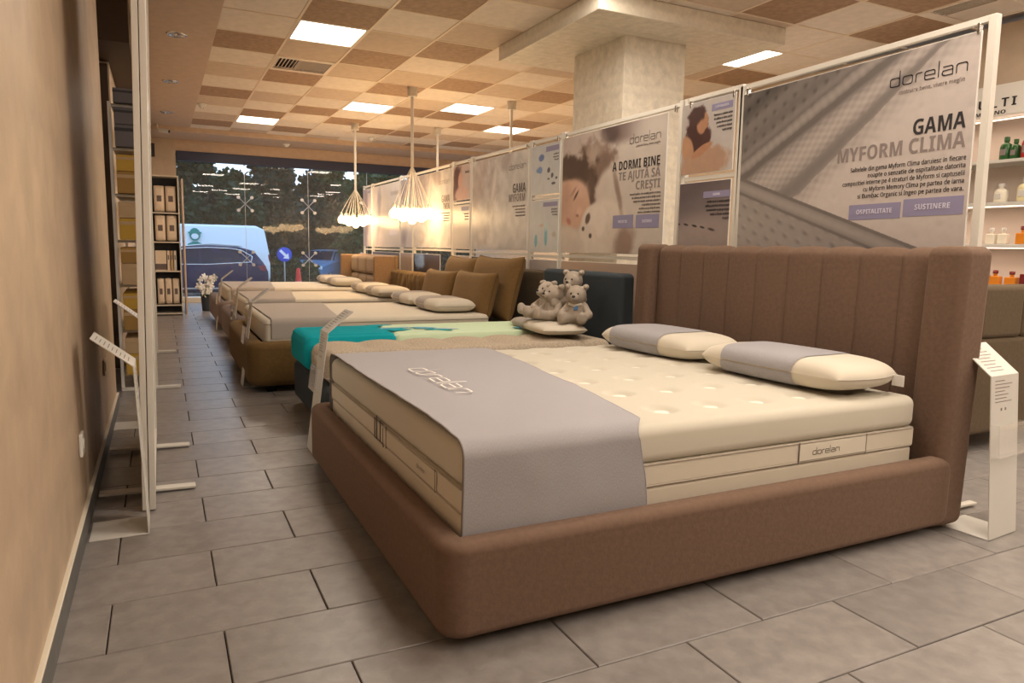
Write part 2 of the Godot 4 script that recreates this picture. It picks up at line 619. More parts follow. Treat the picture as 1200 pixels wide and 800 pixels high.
func room() -> void:
	# floor: a screed with stone ware tiles of 60 x 30 cm in running bond
	var fl := struct("floor", MB.new().box(Vector3(2.55, -0.058, (ZB + WIN) / 2), Vector3(7.7, 0.1, ZB - WIN + 0.3)), S.grout)
	var cache := {}
	var rest := MB.new()
	var count := 0
	for r in range(-23, 41):
		var z := -(r + 0.5) * 0.3015
		var off := 0.0 if posmod(r, 2) == 1 else 0.3
		for c in range(-3, 12):
			var a := off + c * 0.6
			var x0 := maxf(a, -1.25)
			var x1 := minf(a + 0.6, 6.1)
			if z > -3.3: x0 = maxf(x0, X0)
			if x1 - x0 < 0.02 or z < WIN + 0.05: continue
			var w := snappedf(x1 - x0 - 0.004, 0.001)
			if not cache.has(w): cache[w] = tile_mesh(w, 0.2975)
			var cx := (x0 + x1) / 2
			var near := (x0 < 0.95 and x1 > -0.45 and z < 1.0) or (z > -0.2 and z < 1.35 and x0 < 4.2)
			var k := posmod(hash(Vector2i(r, c)), 3)
			if near and count < 296:
				var o := obj("floor_tile", cache[w], S["stone_tile_%d" % k], fl)
				o.position = Vector3(cx, -0.0005 * posmod(hash(Vector2i(c, r)), 2), z)
				count += 1
			else:
				var s := rest.v.size()
				var am: Array = cache[w].surface_get_arrays(0)
				for q in am[Mesh.ARRAY_INDEX]: rest.ix.append(q + s)
				for q in am[Mesh.ARRAY_VERTEX]: rest.v.append(q + Vector3(cx, 0, z))
				rest.n.append_array(am[Mesh.ARRAY_NORMAL])
				rest.uv.append_array(am[Mesh.ARRAY_TEX_UV])
	var fr := obj("far_floor_tiles", rest, S.stone_tile_0, fl)
	fr.set_meta("kind", "stuff")
	# walls
	var wl := struct("wall_left", MB.new().box(Vector3(X0 - 0.45, 1.5, (ZB - 3.3) / 2), Vector3(0.9, 3.0, ZB + 3.3)), S.plaster_wall)
	obj("far_section", MB.new().box(Vector3(-0.84, 1.3, -8.75), Vector3(0.78, 2.6, 7.5)), S.wall_plain, wl)
	obj("recess_shade_panel", MB.new().rb(Vector3(-0.86, 1.29, -4.985), Vector3(0.80, 2.58, 0.03), 0.004), S.recess_shade, wl)  # dark sheet painted in for the shade of the alcove gap
	obj("recess_shade_block", MB.new().rb(Vector3(-0.745, 2.80, -8.05), Vector3(0.95, 0.38, 7.5), 0.006), S.recess_shade, wl)  # dark block standing in for the shaded upper recess
	obj("recess_back", MB.new().box(Vector3(-1.4, 1.5, -8.0), Vector3(0.1, 3.0, 9.2)), S.wall_plain, wl)
	struct("wall_right", MB.new().box(Vector3(X1 + 0.06, 1.5, (ZB + WIN) / 2), Vector3(0.12, 3.0, ZB - WIN)), S.wall_plain)
	struct("wall_back", MB.new().box(Vector3(2.5, 1.5, ZB + 0.06), Vector3(7.8, 3.0, 0.12)), S.wall_plain)
	var wf := struct("wall_far", MB.new().box(Vector3(-0.63, 1.5, WIN - 0.06), Vector3(1.64, 3.0, 0.36)), S.wall_plain)
	obj("header", MB.new().box(Vector3(3.15, 2.87, WIN - 0.06), Vector3(5.95, 0.30, 0.34)), S.gypsum, wf)
	obj("head_frame", MB.new().rb(Vector3(3.2, 2.64, WIN + 0.09), Vector3(6.0, 0.17, 0.10), 0.006), S.window_frame, wf)
	obj("sill", MB.new().rb(Vector3(3.2, 0.03, WIN - 0.06), Vector3(6.0, 0.12, 0.3), 0.01), S.pale_trim, wf)
	struct("baseboard_left", MB.new().rb(Vector3(X0 + 0.006, 0.045, (ZB - 3.3) / 2), Vector3(0.014, 0.09, ZB + 3.3), 0.003), S.skirting)
	struct("trim_1", MB.new().rb(Vector3(X0 + 0.006, 0.0955, (ZB - 3.3) / 2), Vector3(0.016, 0.009, ZB + 3.3), 0.003), S.pale_trim)
	var co := struct("column", MB.new().rb(Vector3(3.665, 1.44, -3.36), Vector3(0.63, 2.88, 0.80), 0.008), S.column_plaster)
	var slab := struct("column_soffit", MB.new().rb(Vector3(3.75, 2.93, -3.40), Vector3(1.86, 0.139, 1.73), 0.006), S.column_plaster)
	# window: panes of glass with clear joints, and the dark frame
	var edges := [0.19, 1.354, 2.519, 3.684, 4.849, 6.1]
	for k in 5:
		var w: float = edges[k + 1] - edges[k] - 0.008
		var o := struct("window_%d" % (k + 1), MB.new().box(Vector3((edges[k] + edges[k + 1]) / 2, 1.405, WIN), Vector3(w, 2.63, 0.012)), S.window_glass)
		if k < 4:
			var fin := obj("joint", MB.new().box(Vector3(edges[k + 1], 1.405, WIN), Vector3(0.006, 2.63, 0.014)), S.steel, o)
			for y in [1.84, 0.82]:
				var mb := MB.new()
				for sx in [-1, 1]:
					for sy in [-1, 1]:
						mb.tube(P3([Vector3(edges[k + 1], y, WIN + 0.035), Vector3(edges[k + 1] + 0.12 * sx, y + 0.12 * sy, WIN + 0.035)]), 0.009, 6)
						mb.tube(P3([Vector3(edges[k + 1] + 0.12 * sx, y + 0.12 * sy, WIN + 0.008), Vector3(edges[k + 1] + 0.12 * sx, y + 0.12 * sy, WIN + 0.05)]), 0.03, 12)
				obj("spider_clamp", mb, S.steel, o)
	# ceiling: painted strip on the left, then tiles of three tones in a T-bar grid
	var top := struct("ceiling", MB.new().box(Vector3(2.4, CEIL + 0.12, (ZB + WIN) / 2), Vector3(7.9, 0.1, ZB - WIN + 0.5)), S.gypsum)
	obj("gypsum_strip", MB.new().box(Vector3(-0.52, CEIL + 0.032, (ZB - 11.3) / 2), Vector3(1.85, 0.07, ZB + 11.3)), S.gypsum, top)
	obj("window_soffit", MB.new().rb(Vector3(2.4, CEIL + 0.005, -11.85), Vector3(7.9, 0.17, 1.16), 0.006), S.gypsum, top)
	var cols := {-1: "MLLDLMLDMLMDL", 0: "LDPMVDLMLDPLM", 1: "DLMDMLMLDLLDL", 2: "LMDLMDLPLDLLM", 3: "MLLMDLMDLLDLL", 4: "LLMLMLPDLMDLM", 5: "MLDMDMLLDLMLD", 6: "PMLDLLMDPLMDL", 7: "LDLMLDMLLDLML"}
	for i in range(-1, 9):
		for j in range(-17, 11):
			var t := "M"
			if cols.has(i) and j >= -2: t = cols[i][j + 2]
			elif panel_at(i, j): t = "P"
			elif Vector2i(i, j) in [Vector2i(6, -5), Vector2i(7, -4), Vector2i(5, -4), Vector2i(8, -6), Vector2i(8, -3)]: t = "D"
			elif Vector2i(i, j) == Vector2i(7, -5): t = "V"
			else: t = "LLM"[posmod(i * 7 + j * 5, 3)]
			if t == "P" or t == "V": continue
			var x := CX + (i + 0.5) * TX
			var z := CZ - (j + 0.5) * TZ
			if z > ZB or x > X1: continue
			var key := "ceil"
			if not cache.has(key):
				var mb := MB.new()
				mb.rb(Vector3.ZERO, Vector3(TX - 0.022, 0.016, TZ - 0.022), 0.004)
				cache[key] = mb.mesh()
			var o := obj("ceiling_tile", cache[key], {"L": S.tile_light, "M": S.tile_mid, "D": S.tile_dark}[t], top)
			o.position = Vector3(x, CEIL + 0.010 + 0.001 * posmod(i * 3 + j, 3), z)
	for i in range(-1, 10):
		var x := CX + i * TX
		if x < X1: obj("grid_bar", MB.new().box(Vector3(x, CEIL + 0.006, (ZB - 11.2) / 2), Vector3(0.022, 0.012, ZB + 11.2)), S.grid_bar, top)
	for j in range(-17, 12):
		var z := CZ - j * TZ
		if z < ZB and z > -11.4: obj("grid_bar", MB.new().box(Vector3(3.25, CEIL + 0.0065, z), Vector3(5.7, 0.011, 0.020)), S.grid_bar, top)

const PANELS := [[0, 0], [0, 8], [2, 5], [4, 4], [6, 6], [6, -2], [2, -4], [0, -7], [4, -7], [7, -7], [1, -10], [4, -11], [7, -11], [5, -9], [2, -8], [2, -13], [5, -14], [0, -12], [7, -9]]  # panels over and behind the viewer are unseen, added to brighten the foreground

func panel_at(i: int, j: int) -> bool:
	return [i, j] in PANELS

func ceiling_fittings() -> void:
	var names := ["square ceiling light panel nearest the front, beside the air grille", "square ceiling light panel nearest the window on the left", "ceiling light panel behind the left pendant rod", "ceiling light panel between the two middle pendant rods", "ceiling light panel farthest right above the poster wall", "ceiling light panel beside the column soffit on the right",
		"added ceiling light panel above the foot of the brown bed", "added ceiling light panel straight above the viewer", "added ceiling light panel over the near edge of the brown bed", "added ceiling light panel in front of the lit perfume shelf", "added ceiling light panel behind the viewer on the left", "added ceiling light panel behind the viewer in the middle", "added ceiling light panel in the rear right corner of the shop", "added ceiling light panel behind the viewer on the right",
		"added ceiling light panel just behind the viewer", "added ceiling light panel deep in the rear of the shop", "added ceiling light panel in the rear of the shop, right of the middle", "added ceiling light panel along the left wall behind the viewer", "added ceiling light panel along the right wall behind the viewer"]
	var emit := mat("light_diffuser", lin(0.8, 0.8, 0.8), 0.5)
	emit.emission_enabled = true
	emit.emission = WARM
	emit.emission_energy_multiplier = 3.0
	for k in PANELS.size():
		var i: int = PANELS[k][0]
		var j: int = PANELS[k][1]
		var at := Vector3(CX + (i + 0.5) * TX, CEIL, CZ - (j + 0.5) * TZ)
		var t := thing("ceiling_light", names[k], "light panel", at, 0, "square ceiling light panels")
		var fr := MB.new()
		for s in [-1, 1]:
			fr.box(Vector3(s * (TX / 2 - 0.018), 0.008, 0), Vector3(0.014, 0.016, TZ - 0.024))
			fr.box(Vector3(0, 0.008, s * (TZ / 2 - 0.018)), Vector3(TX - 0.05, 0.016, 0.014))
		obj("frame", fr, S.white_paint, t)
		obj("diffuser", MB.new().box(Vector3(0, 0.012, 0), Vector3(TX - 0.05, 0.008, TZ - 0.05)), emit, t)
		var l := AreaLight3D.new()
		l.name = "panel_light"
		l.area_size = Vector2(TX - 0.06, TZ - 0.06)
		l.area_range = 24.0
		l.area_attenuation = 2.0
		l.light_energy = PANEL_ENERGY
		l.light_color = WARM
		l.shadow_enabled = true
		t.add_child(l)
		l.position = Vector3(0, 0.004, 0)
		l.rotation = Vector3(-PI / 2, 0, 0)
	# air grilles
	for e in [[0, 2, 0, "slatted air grille in the tiled ceiling behind the front light panel"], [7, -5, 1, "slatted air cassette in the ceiling above the right end of the poster wall"]]:
		var at := Vector3(CX + (e[0] + 0.5) * TX, CEIL, CZ - (e[1] + 0.5) * TZ)
		var t := thing("air_grille", e[3], "air vent", at)
		var fr := MB.new()
		for s in [-1, 1]:
			fr.box(Vector3(s * (TX / 2 - 0.022), 0.006, 0), Vector3(0.022, 0.02, TZ - 0.024))
			fr.box(Vector3(0, 0.006, s * (TZ / 2 - 0.05)), Vector3(TX - 0.06, 0.02, 0.08))
		obj("frame", fr, S.tile_light, t)
		obj("backing", MB.new().box(Vector3(0, 0.045, 0), Vector3(TX - 0.04, 0.01, TZ - 0.04)), S.charcoal, t)
		for k in 15:
			var mb := MB.new()
			mb.box(Vector3.ZERO, Vector3(0.004, 0.03, TZ - 0.16))
			var o := obj("slat", mb, S.tile_light, t)
			o.position = Vector3(-0.255 + 0.51 * k / 14.0, 0.012, 0)
			o.rotation.z = -0.75 if k < 6 else 0.75
	# recessed spots in the strip, detectors
	var nm := ["first", "second", "third"]
	for k in 3:
		var t := thing("recessed_spotlight", "small chrome recessed spotlight in the painted ceiling strip, %s from the front" % nm[k], "spotlight", Vector3(0.09 - 0.025 * k, CEIL - 0.004, [-5.4, -7.57, -9.87][k]), 0, "recessed spotlights in the ceiling strip")
		obj("ring", MB.new().lathe(PackedVector2Array([Vector2(0.055, 0), Vector2(0.075, -0.012), Vector2(0.09, 0.0), Vector2(0.09, 0.003)]), Vector3.ZERO, 24), S.chrome, t)
		obj("reflector", MB.new().lathe(PackedVector2Array([Vector2(0.0, 0.002), Vector2(0.03, 0.001), Vector2(0.055, -0.001)]), Vector3.ZERO, 24), S.chrome, t)
		var caps := MB.new()
		for q in 3: caps.ball(Vector3(0.025 * cos(q * 2.1), -0.004, 0.025 * sin(q * 2.1)), Vector3(0.012, 0.006, 0.012), 8, 6)
		obj("lens", caps, S.white_plastic, t)
	var det := [[Vector3(0.47, CEIL - 0.002, -8.9), "white smoke detector on the tiled ceiling near the left strip"], [Vector3(2.02, 2.916, -11.7), "white conical smoke detector on the soffit before the window"], [Vector3(3.3, CEIL - 0.002, -10.6), "small white detector on the ceiling near the window between the pendant rods"]]
	for d in det:
		var t := thing("smoke_detector", d[1], "detector", d[0], 0, "white detectors on the ceiling")
		obj("base", MB.new().lathe(PackedVector2Array([Vector2(0.0, -0.02), Vector2(0.06, -0.02), Vector2(0.065, 0)]), Vector3.ZERO, 16), S.white_plastic, t)
		obj("cap", MB.new().lathe(PackedVector2Array([Vector2(0.0, -0.06), Vector2(0.03, -0.055), Vector2(0.045, -0.02)]), Vector3.ZERO, 16), S.white_plastic, t)
		obj("indicator", MB.new().ball(Vector3(0.02, -0.057, 0.015), Vector3.ONE * 0.006, 6, 4), S.black, t)

# ---------------------------------------------------------------- beds
# sweep a rounded rectangle (w across, h high) along stations [position, outward, scale]
func sweep(stations: Array, w: float, h: float, r: float) -> MB:
	var prof := PackedVector2Array()
	for q in [[1, 1, 0.0], [-1, 1, PI / 2], [-1, -1, PI], [1, -1, PI * 1.5]]:
		for k in 5:
			var an: float = q[2] + PI / 2 * k / 4.0
			prof.append(Vector2(q[0] * (w / 2 - r) + r * cos(an), q[1] * (h / 2 - r) + r * sin(an)))
	prof.append(prof[0])
	var m := stations.size() - 1
	var np := prof.size() - 1
	return MB.new().grid(func(a, b):
		var s: Array = stations[int(round(b * m))]
		var p: Vector2 = prof[int(round(a * np))] * s[2]
		return s[0] + s[1] * p.x + Vector3.UP * p.y, np, m)

# U of three upholstered rails open towards +x; (x0, z0) outer far foot corner, z1 near side, x1 open end
func u_rail(x0: float, x1: float, z0: float, z1: float, y0: float, y1: float, w: float, r: float, rc: float) -> MB:
	var st := []
	var y := (y0 + y1) / 2
	var c := w / 2
	for e in [[0.0, 0.55], [0.012, 0.82], [0.03, 0.95], [0.055, 1.0], [0.3, 1.0], [0.8, 1.0]]:
		st.append([Vector3(x1 - e[0], y, z1 - c), Vector3.BACK, e[1]])
	for k in 9:
		var an := PI / 2 * k / 8.0
		var o := Vector3(-sin(an), 0, cos(an))
		st.append([Vector3(x0 + rc, y, z1 - rc) + o * (rc - c), o, 1.0])
	for k in 9:
		var an := PI / 2 * k / 8.0
		var o := Vector3(-cos(an), 0, -sin(an))
		st.append([Vector3(x0 + rc, y, z0 + rc) + o * (rc - c), o, 1.0])
	for e in [[0.8, 1.0], [0.3, 1.0], [0.055, 1.0], [0.03, 0.95], [0.012, 0.82], [0.0, 0.55]]:
		st.append([Vector3(x1 - e[0], y, z0 + c), Vector3.FORWARD, e[1]])
	return sweep(st, w, y1 - y0, r)

func loop_tube(x0: float, x1: float, z0: float, z1: float, y: float, r: float, rc: float) -> MB:
	var p := PackedVector3Array()
	for q in [[x0, z1, PI / 2], [x0, z0, PI], [x1, z0, PI * 1.5], [x1, z1, 0.0]]:
		for k in 6:
			var an: float = q[2] + PI / 2 * k / 5.0
			var cx: float = q[0] + (rc if q[0] == x0 else -rc)
			var cz: float = q[1] + (rc if q[1] == z0 else -rc)
			p.append(Vector3(cx + rc * cos(an), y, cz + rc * sin(an)))
	p.append(p[0])
	return MB.new().tube(p, r, 5)

func closed_pillow(w: float, d: float, t: float, sq := 5.0, puff := 0.5, ears := 0.05, lo := -1.0, hi := 1.0, grow := 0.0, rc := 0.0) -> MB:   # long axis x
	var f := func(u: float, s: float, sg: float) -> Vector3:
		var e := 1.0 - ears * (1.0 - s * s) * pow(absf(u), 4.0)
		var g := 1.0 - ears * 1.6 * (1.0 - u * u) * pow(absf(s), 4.0)
		var k := pow(maxf(0.0, (1.0 - pow(absf(u), sq)) * (1.0 - pow(absf(s), sq))), puff)
		var cu := sqrt(1.0 - rc * s * s)
		var cs := sqrt(1.0 - rc * u * u)
		return Vector3(u * w / 2 * e * cu, sg * (t / 2 * k + grow), s * (d / 2 + grow) * g * cs)
	var mb := MB.new()
	for sg in [1.0, -1.0]:
		mb.grid(func(a, b):
			var u: float = lerpf(lo, hi, a)
			if lo == -1.0: u = sin((a - 0.5) * PI)
			return f.call(u, sin((b - 0.5) * PI), sg), 30, 24, sg > 0)
	return mb

func band_pillow(label: String, at: Vector3, turn: float, group: String, cover: Material, band: Material, lo: float, hi: float, w := 0.74, d := 0.42, t := 0.125, tilt := 0.0) -> Node3D:
	var p := thing("pillow", label, "pillow", at, turn, group)
	p.rotation.z = tilt
	obj("cushion", closed_pillow(w, d, t, 6.0, 0.5, 0.02, -1.0, 1.0, 0.0, 0.22), cover, p)
	obj("fabric_sleeve", closed_pillow(w, d, t, 6.0, 0.5, 0.02, lo, hi, 0.003, 0.22), band, p)
	var e := PackedVector3Array()
	for k in 33:
		var a := PI * (float(k) / 32 - 0.5)
		var s := sin(a)
		e.append(Vector3(w / 2 * (1.0 - 0.02 * (1.0 - s * s)) * sqrt(1.0 - 0.22 * s * s) + 0.001, 0.0, s * d / 2 * sqrt(0.78)))
	obj("seam", MB.new().tube(e, 0.0022, 5), S.piping_pale, p)
	return p

# one draped runner: across z over the mattress, down both sides. xl / xr give its two edges along the way (0 near hem .. 1 far hem)
func runner(z0: float, z1: float, y_top: float, y_hem: float, xl: Callable, xr: Callable, r: float, off: float, crown: float, fold: float) -> Array:
	var pts := PackedVector3Array()
	var nor := PackedVector3Array()
	var zi := z1 - r
	var zo := z0 + r
	for k in 9: pts.append(Vector3(0, lerpf(y_hem, y_top - r, k / 8.0), z1 + off)); nor.append(Vector3.BACK)
	for k in range(1, 8):
		var an := PI / 2 * k / 8.0
		pts.append(Vector3(0, y_top - r + (r + off) * sin(an), zi + (r + off) * cos(an))); nor.append(Vector3(0, sin(an), cos(an)))
	for k in 41: pts.append(Vector3(0, y_top + off, lerpf(zi, zo, k / 40.0))); nor.append(Vector3.UP)
	for k in range(1, 8):
		var an := PI / 2 * k / 8.0
		pts.append(Vector3(0, y_top - r + (r + off) * cos(an), zo - (r + off) * sin(an))); nor.append(Vector3(0, cos(an), -sin(an)))
	for k in 9: pts.append(Vector3(0, lerpf(y_top - r, y_hem, k / 8.0), z0 - off)); nor.append(Vector3.FORWARD)
	var m := pts.size() - 1
	var nz := FastNoiseLite.new()
	nz.seed = 5
	nz.frequency = 2.2
	var f := func(a: float, b: float, lift: float) -> Vector3:
		var i := int(round(b * m))
		var p := pts[i]
		var x: float = lerpf(xl.call(b), xr.call(b), a)
		var w := (nz.get_noise_2d(x * 1.2 + p.z * 0.9, p.z * 0.5 + p.y) * 0.5 + 0.5) * fold
		var c := crown * clampf((1.0 - pow(absf((p.z - (z0 + z1) / 2) / ((z1 - z0) / 2)), 4.0)), 0.0, 1.0) * nor[i].y
		return Vector3(x, p.y + c, p.z) + nor[i] * (w + lift)
	var mb := MB.new()
	mb.grid(func(a, b): return f.call(a, b, 0.0), 20, m)
	mb.grid(func(a, b): return f.call(a, b, -0.003), 20, m, true)
	var e1 := PackedVector3Array()
	var e2 := PackedVector3Array()
	for i in m + 1:
		e1.append(f.call(0.0, float(i) / m, -0.001))
		e2.append(f.call(1.0, float(i) / m, -0.001))
	return [mb, e1, e2, f]

func beds() -> void:
	# ---- the brown bed in front
	var b := thing("bed", "large brown velvet bed nearest the viewer with vertically channelled winged headboard", "bed")
	obj("rail", u_rail(0.53, 2.725, -1.555, 0.40, 0.032, 0.315, 0.086, 0.032, 0.075), S.brown_velvet, b)
	obj("slat_base", MB.new().rb(Vector3(1.62, 0.21, -0.58), Vector3(2.0, 0.04, 1.70), 0.01), S.charcoal, b)
	for q in [[0.66, 0.27], [0.66, -1.43], [2.6, 0.27], [2.6, -1.43]]:
		obj("foot", MB.new().lathe(PackedVector2Array([Vector2(0.0, 0), Vector2(0.025, 0), Vector2(0.03, 0.05)]), Vector3(q[0], 0, q[1]), 12), S.black, b)
	obj("headboard_back", MB.new().rb(Vector3(2.80, 0.585, -0.625), Vector3(0.085, 1.10, 1.90), 0.03, 3), S.brown_velvet, b)
	var chn := [-1.60, -1.385, -1.18, -0.975, -0.765, -0.55, -0.34, -0.135, 0.075, 0.225]
	for k in 9:
		var z0: float = chn[k]
		var z1: float = chn[k + 1]
		obj("headboard_channel", MB.new().grid(func(a, v):
			var s: float = 2.0 * a - 1.0
			var bulge: float = 0.017 * pow(maxf(0.0, 1.0 - s * s), 0.55)
			var zz: float = lerpf(z0, z1, a)
			if v < 0.7:
				return Vector3(2.735 - bulge + 0.02 * v, lerpf(0.28, 1.105, v / 0.7), zz)
			var an: float = (v - 0.7) / 0.3 * PI * 0.62
			return Vector3(2.795 - (0.047 + bulge) * cos(an), 1.105 + (0.037 + bulge) * sin(an), zz), 14, 26), S.brown_velvet, b)
	for e in [[0.307, 0.17], [-1.685, 0.15]]:
		obj("headboard_wing", MB.new().rb(Vector3(2.755, 0.59, e[0]), Vector3(0.19, 1.145, e[1]), 0.04, 4, Vector3i(1, 6, 1), func(p):
			var q: Vector3 = p
			q.x += 0.03 * (q.y - 0.6)
			if q.y < 0.5: q.x += 0.05 * (0.5 - q.y) * (1.0 if q.x < 2.75 else 0.0)
			return q), S.brown_velvet, b)
	# ---- its mattress
	var mt := thing("mattress", "thick cream mattress with tufted top on the brown bed", "mattress")
	var mx0 := 0.622
	var mx1 := 2.60
	var mz0 := -1.44
	var mz1 := 0.298
	var cxm := (mx0 + mx1) / 2
	var czm := (mz0 + mz1) / 2
	var sx := mx1 - mx0
	var szm := mz1 - mz0
	obj("lower_border", MB.new().rb(Vector3(cxm, 0.299, czm), Vector3(sx - 0.003, 0.120, szm - 0.003), 0.020, 3), S.cream_border, mt)
	obj("middle_border", MB.new().rb(Vector3(cxm, 0.394, czm), Vector3(sx, 0.074, szm), 0.008, 2), S.cream_border, mt)
	var tufts := []
	for i in 8:
		for j in 7: tufts.append(Vector2(0.77 + 0.2245 * i, 0.13 - 0.2585 * j))
	obj("pillow_top", MB.new().rb(Vector3(cxm, 0.4945, czm), Vector3(sx + 0.004, 0.129, szm + 0.004), 0.036, 4, Vector3i(170, 2, 150), func(p):
		var q: Vector3 = p
		if q.y < 0.53: return q
		var u := Vector2((q.x - cxm) / (sx / 2), (q.z - czm) / (szm / 2))
		q.y += 0.016 * (1.0 - pow(absf(u.x), 3.0)) * (1.0 - pow(absf(u.y), 3.0))
		if q.y > 0.555:
			var gx: float = roundf((q.x - 0.77) / 0.2245) * 0.2245 + 0.77
			var gz: float = roundf((q.z - 0.13) / 0.2585) * 0.2585 + 0.13
			var dd := Vector2((q.x - gx), (q.z - gz)).length()
			if dd < 0.11: q.y -= 0.017 * smoothstep(0.066, 0.026, dd)
		return q), S.cream_knit, mt, true)
	var pad := MB.new().ball(Vector3.ZERO, Vector3(0.034, 0.006, 0.026), 12, 6).mesh()
	for tf2 in tufts:
		if tf2.x < 1.3 or tf2.x > 2.5: continue
		var po := obj("tuft", pad, S.tuft_highlight, mt)  # pads paler than the knit, painting the light caught in the dents
		po.position = Vector3(tf2.x, 0.5395, tf2.y)
		po.position.y = 0.559 + 0.016 * (1.0 - pow(absf((tf2.x - cxm) / (sx / 2)), 3.0)) * (1.0 - pow(absf((tf2.y - czm) / (szm / 2)), 3.0)) - 0.0150
	for y in [0.358, 0.430]:
		obj("piping", loop_tube(mx0, mx1, mz0, mz1, y, 0.0032, 0.02), S.piping_pale, mt)
	# sewn label on the near side and marks on the foot end
	var lab := Node3D.new()
	lab.name = "sewn_label"
	mt.add_child(lab)
	lab.position = Vector3(2.13, 0.394, mz1 + 0.003)
	obj("patch", MB.new().rb(Vector3.ZERO, Vector3(0.36, 0.062, 0.002), 0.0009), S.cream_cotton, lab)
	var fr := MB.new()
	for s in [-1, 1]: fr.box(Vector3(0.18 * s, 0, 0.001), Vector3(0.003, 0.08, 0.002))
	obj("stitched_edge", fr, S.piping, lab)
	var wm := obj("wordmark", wordmark(0.0145, 0.2), S.ink_brown, lab)
	wm.position = Vector3(-0.11, -0.012, 0.0016)
	var lb2 := Node3D.new()
	lb2.name = "foot_label"
	mt.add_child(lb2)
	lb2.position = Vector3(mx0 - 0.003, 0.394, -0.32)
	lb2.rotation.y = -PI / 2
	obj("patch", MB.new().rb(Vector3(0.10, 0, 0), Vector3(0.62, 0.06, 0.002), 0.0009), S.cream_border, lb2)
	var w2 := obj("wordmark", wordmark(0.009, 0.2), S.ink_brown, lb2)
	w2.position = Vector3(0.22, -0.006, 0.0014)
	obj("stitched_edge", MB.new().box(Vector3(0.40, 0, 0.001), Vector3(0.003, 0.075, 0.002)), S.piping, lb2)
	var logo := MB.new()
	for q in [[-0.30, -0.035, -0.30, 0.045], [-0.27, -0.035, -0.27, 0.06], [-0.30, -0.035, -0.18, -0.035], [-0.30, 0.045, -0.18, 0.045], [-0.22, -0.035, -0.22, 0.05], [-0.18, -0.045, -0.18, 0.03], [-0.14, -0.04, -0.14, 0.045]]:
		logo.tube(P3([Vector3(q[0], q[1], 0.001), Vector3(q[2], q[3], 0.001)]), 0.0022, 4)
	obj("embroidered_monogram", logo, S.ink_brown, lb2)
	# ---- runner over the foot of that mattress
	var rn := runner(mz0, mz1, 0.562, 0.292, func(s): return 0.616 + 0.004 * sin(s * 9.0), func(s): return 1.262 + (0.0 if s < 0.1 else 0.21 * smoothstep(0.1, 0.95, s)) - 0.045 * exp(-pow((s - 0.14) / 0.08, 2.0)), 0.040, 0.007, 0.013, 0.016)
	var th := thing("bed_runner", "wide grey marl runner with white lettering draped over the foot of the brown bed", "bed runner")
	obj("cloth", rn[0], S.grey_marl, th)
	obj("hem_piping", MB.new().tube(rn[1], 0.0035, 5), S.piping, th)
	obj("hem_piping", MB.new().tube(rn[2], 0.0022, 5), S.grey_marl, th)
	var lt := wordmark(0.058, 0.11)
	var tf := Transform3D(Basis(Vector3(0, 0, 1), Vector3(1.15, 0, 0), Vector3(0, 1, 0)), Vector3(0.81, 0, -0.79))
	lt.moved(tf)
	var ff: Callable = rn[3]
	for i in lt.v.size():   # lay the lettering on the cloth
		var q := lt.v[i]
		var best := 0.0
		var bb := (mz1 - 0.042 - q.z) / (mz1 - mz0 - 0.084)
		var idx: float = (16.0 + bb * 40.0) / 72.0
		var e0: Vector3 = ff.call(0.0, idx, 0.0)
		var e1: Vector3 = ff.call(1.0, idx, 0.0)
		best = ff.call((q.x - e0.x) / (e1.x - e0.x), idx, 0.0).y
		lt.v[i].y = best + 0.0085
	obj("wordmark", lt, S.embroidery, th)
	# ---- its two pillows
	var p2 := band_pillow("cream pillow with grey marl sleeve and sewn tag, nearest of all pillows", Vector3(2.355, 0.640, -0.125), -PI / 2 + 0.06, "pillows with grey sleeves", S.cream_cotton, S.grey_marl, -0.64, 0.44, 0.82)
	var tg := MB.new()
	tg.rb(Vector3(0.405, -0.016, -0.13), Vector3(0.05, 0.045, 0.004), 0.0015)
	var tgo := obj("care_tag", tg, S.white_plastic, p2)
	tgo.rotation.z = 0.0
	band_pillow("cream pillow with grey marl sleeve on the far half of the brown bed", Vector3(2.345, 0.636, -0.975), -PI / 2 + 0.05, "pillows with grey sleeves", S.cream_cotton, S.grey_marl, -0.76, 0.42, 0.80)

	# ---- second bed: slate base, teal and mint mattress behind a beige quilted one
	var b2 := thing("bed", "slate grey upholstered bed with plain square headboard behind the plush bears", "bed")
	obj("base", MB.new().rb(Vector3(1.66, 0.18, -2.45), Vector3(1.94, 0.26, 1.14), 0.035, 3), S.slate_fabric, b2)
	obj("headboard", MB.new().rb(Vector3(2.74, 0.50, -2.475), Vector3(0.12, 0.92, 1.12), 0.035, 3), S.slate_fabric, b2)
	for q in [[0.8, -1.98], [0.8, -2.92], [2.5, -1.98], [2.5, -2.92]]:
		obj("foot", MB.new().lathe(PackedVector2Array([Vector2(0, 0), Vector2(0.022, 0), Vector2(0.025, 0.055)]), Vector3(q[0], 0, q[1]), 12), S.black, b2)
	var q1 := thing("mattress", "beige quilted mattress on the near half of the slate grey bed", "mattress")
	var qm := func(p: Vector3) -> Vector3:
		var s := absf(sin((p.x - 0.70) * PI / 0.285))
		var k := 0.030 * (pow(s, 0.7) - 1.0)
		var c := Vector3(p.x, 0.415, -2.175)
		var d := (p - c)
		d.x = 0
		if absf(p.y - 0.415) > 0.05 or absf(d.z) > 0.2: p += d.normalized() * k
		return p
	obj("quilted_cover", MB.new().rb(Vector3(1.66, 0.415, -2.165), Vector3(1.93, 0.20, 0.52), 0.055, 4, Vector3i(80, 1, 6), qm), S.quilt_beige, q1, true)
	obj("border_seam", loop_tube(0.693, 2.627, -2.427, -1.903, 0.36, 0.004, 0.055), S.piping_pale, q1)
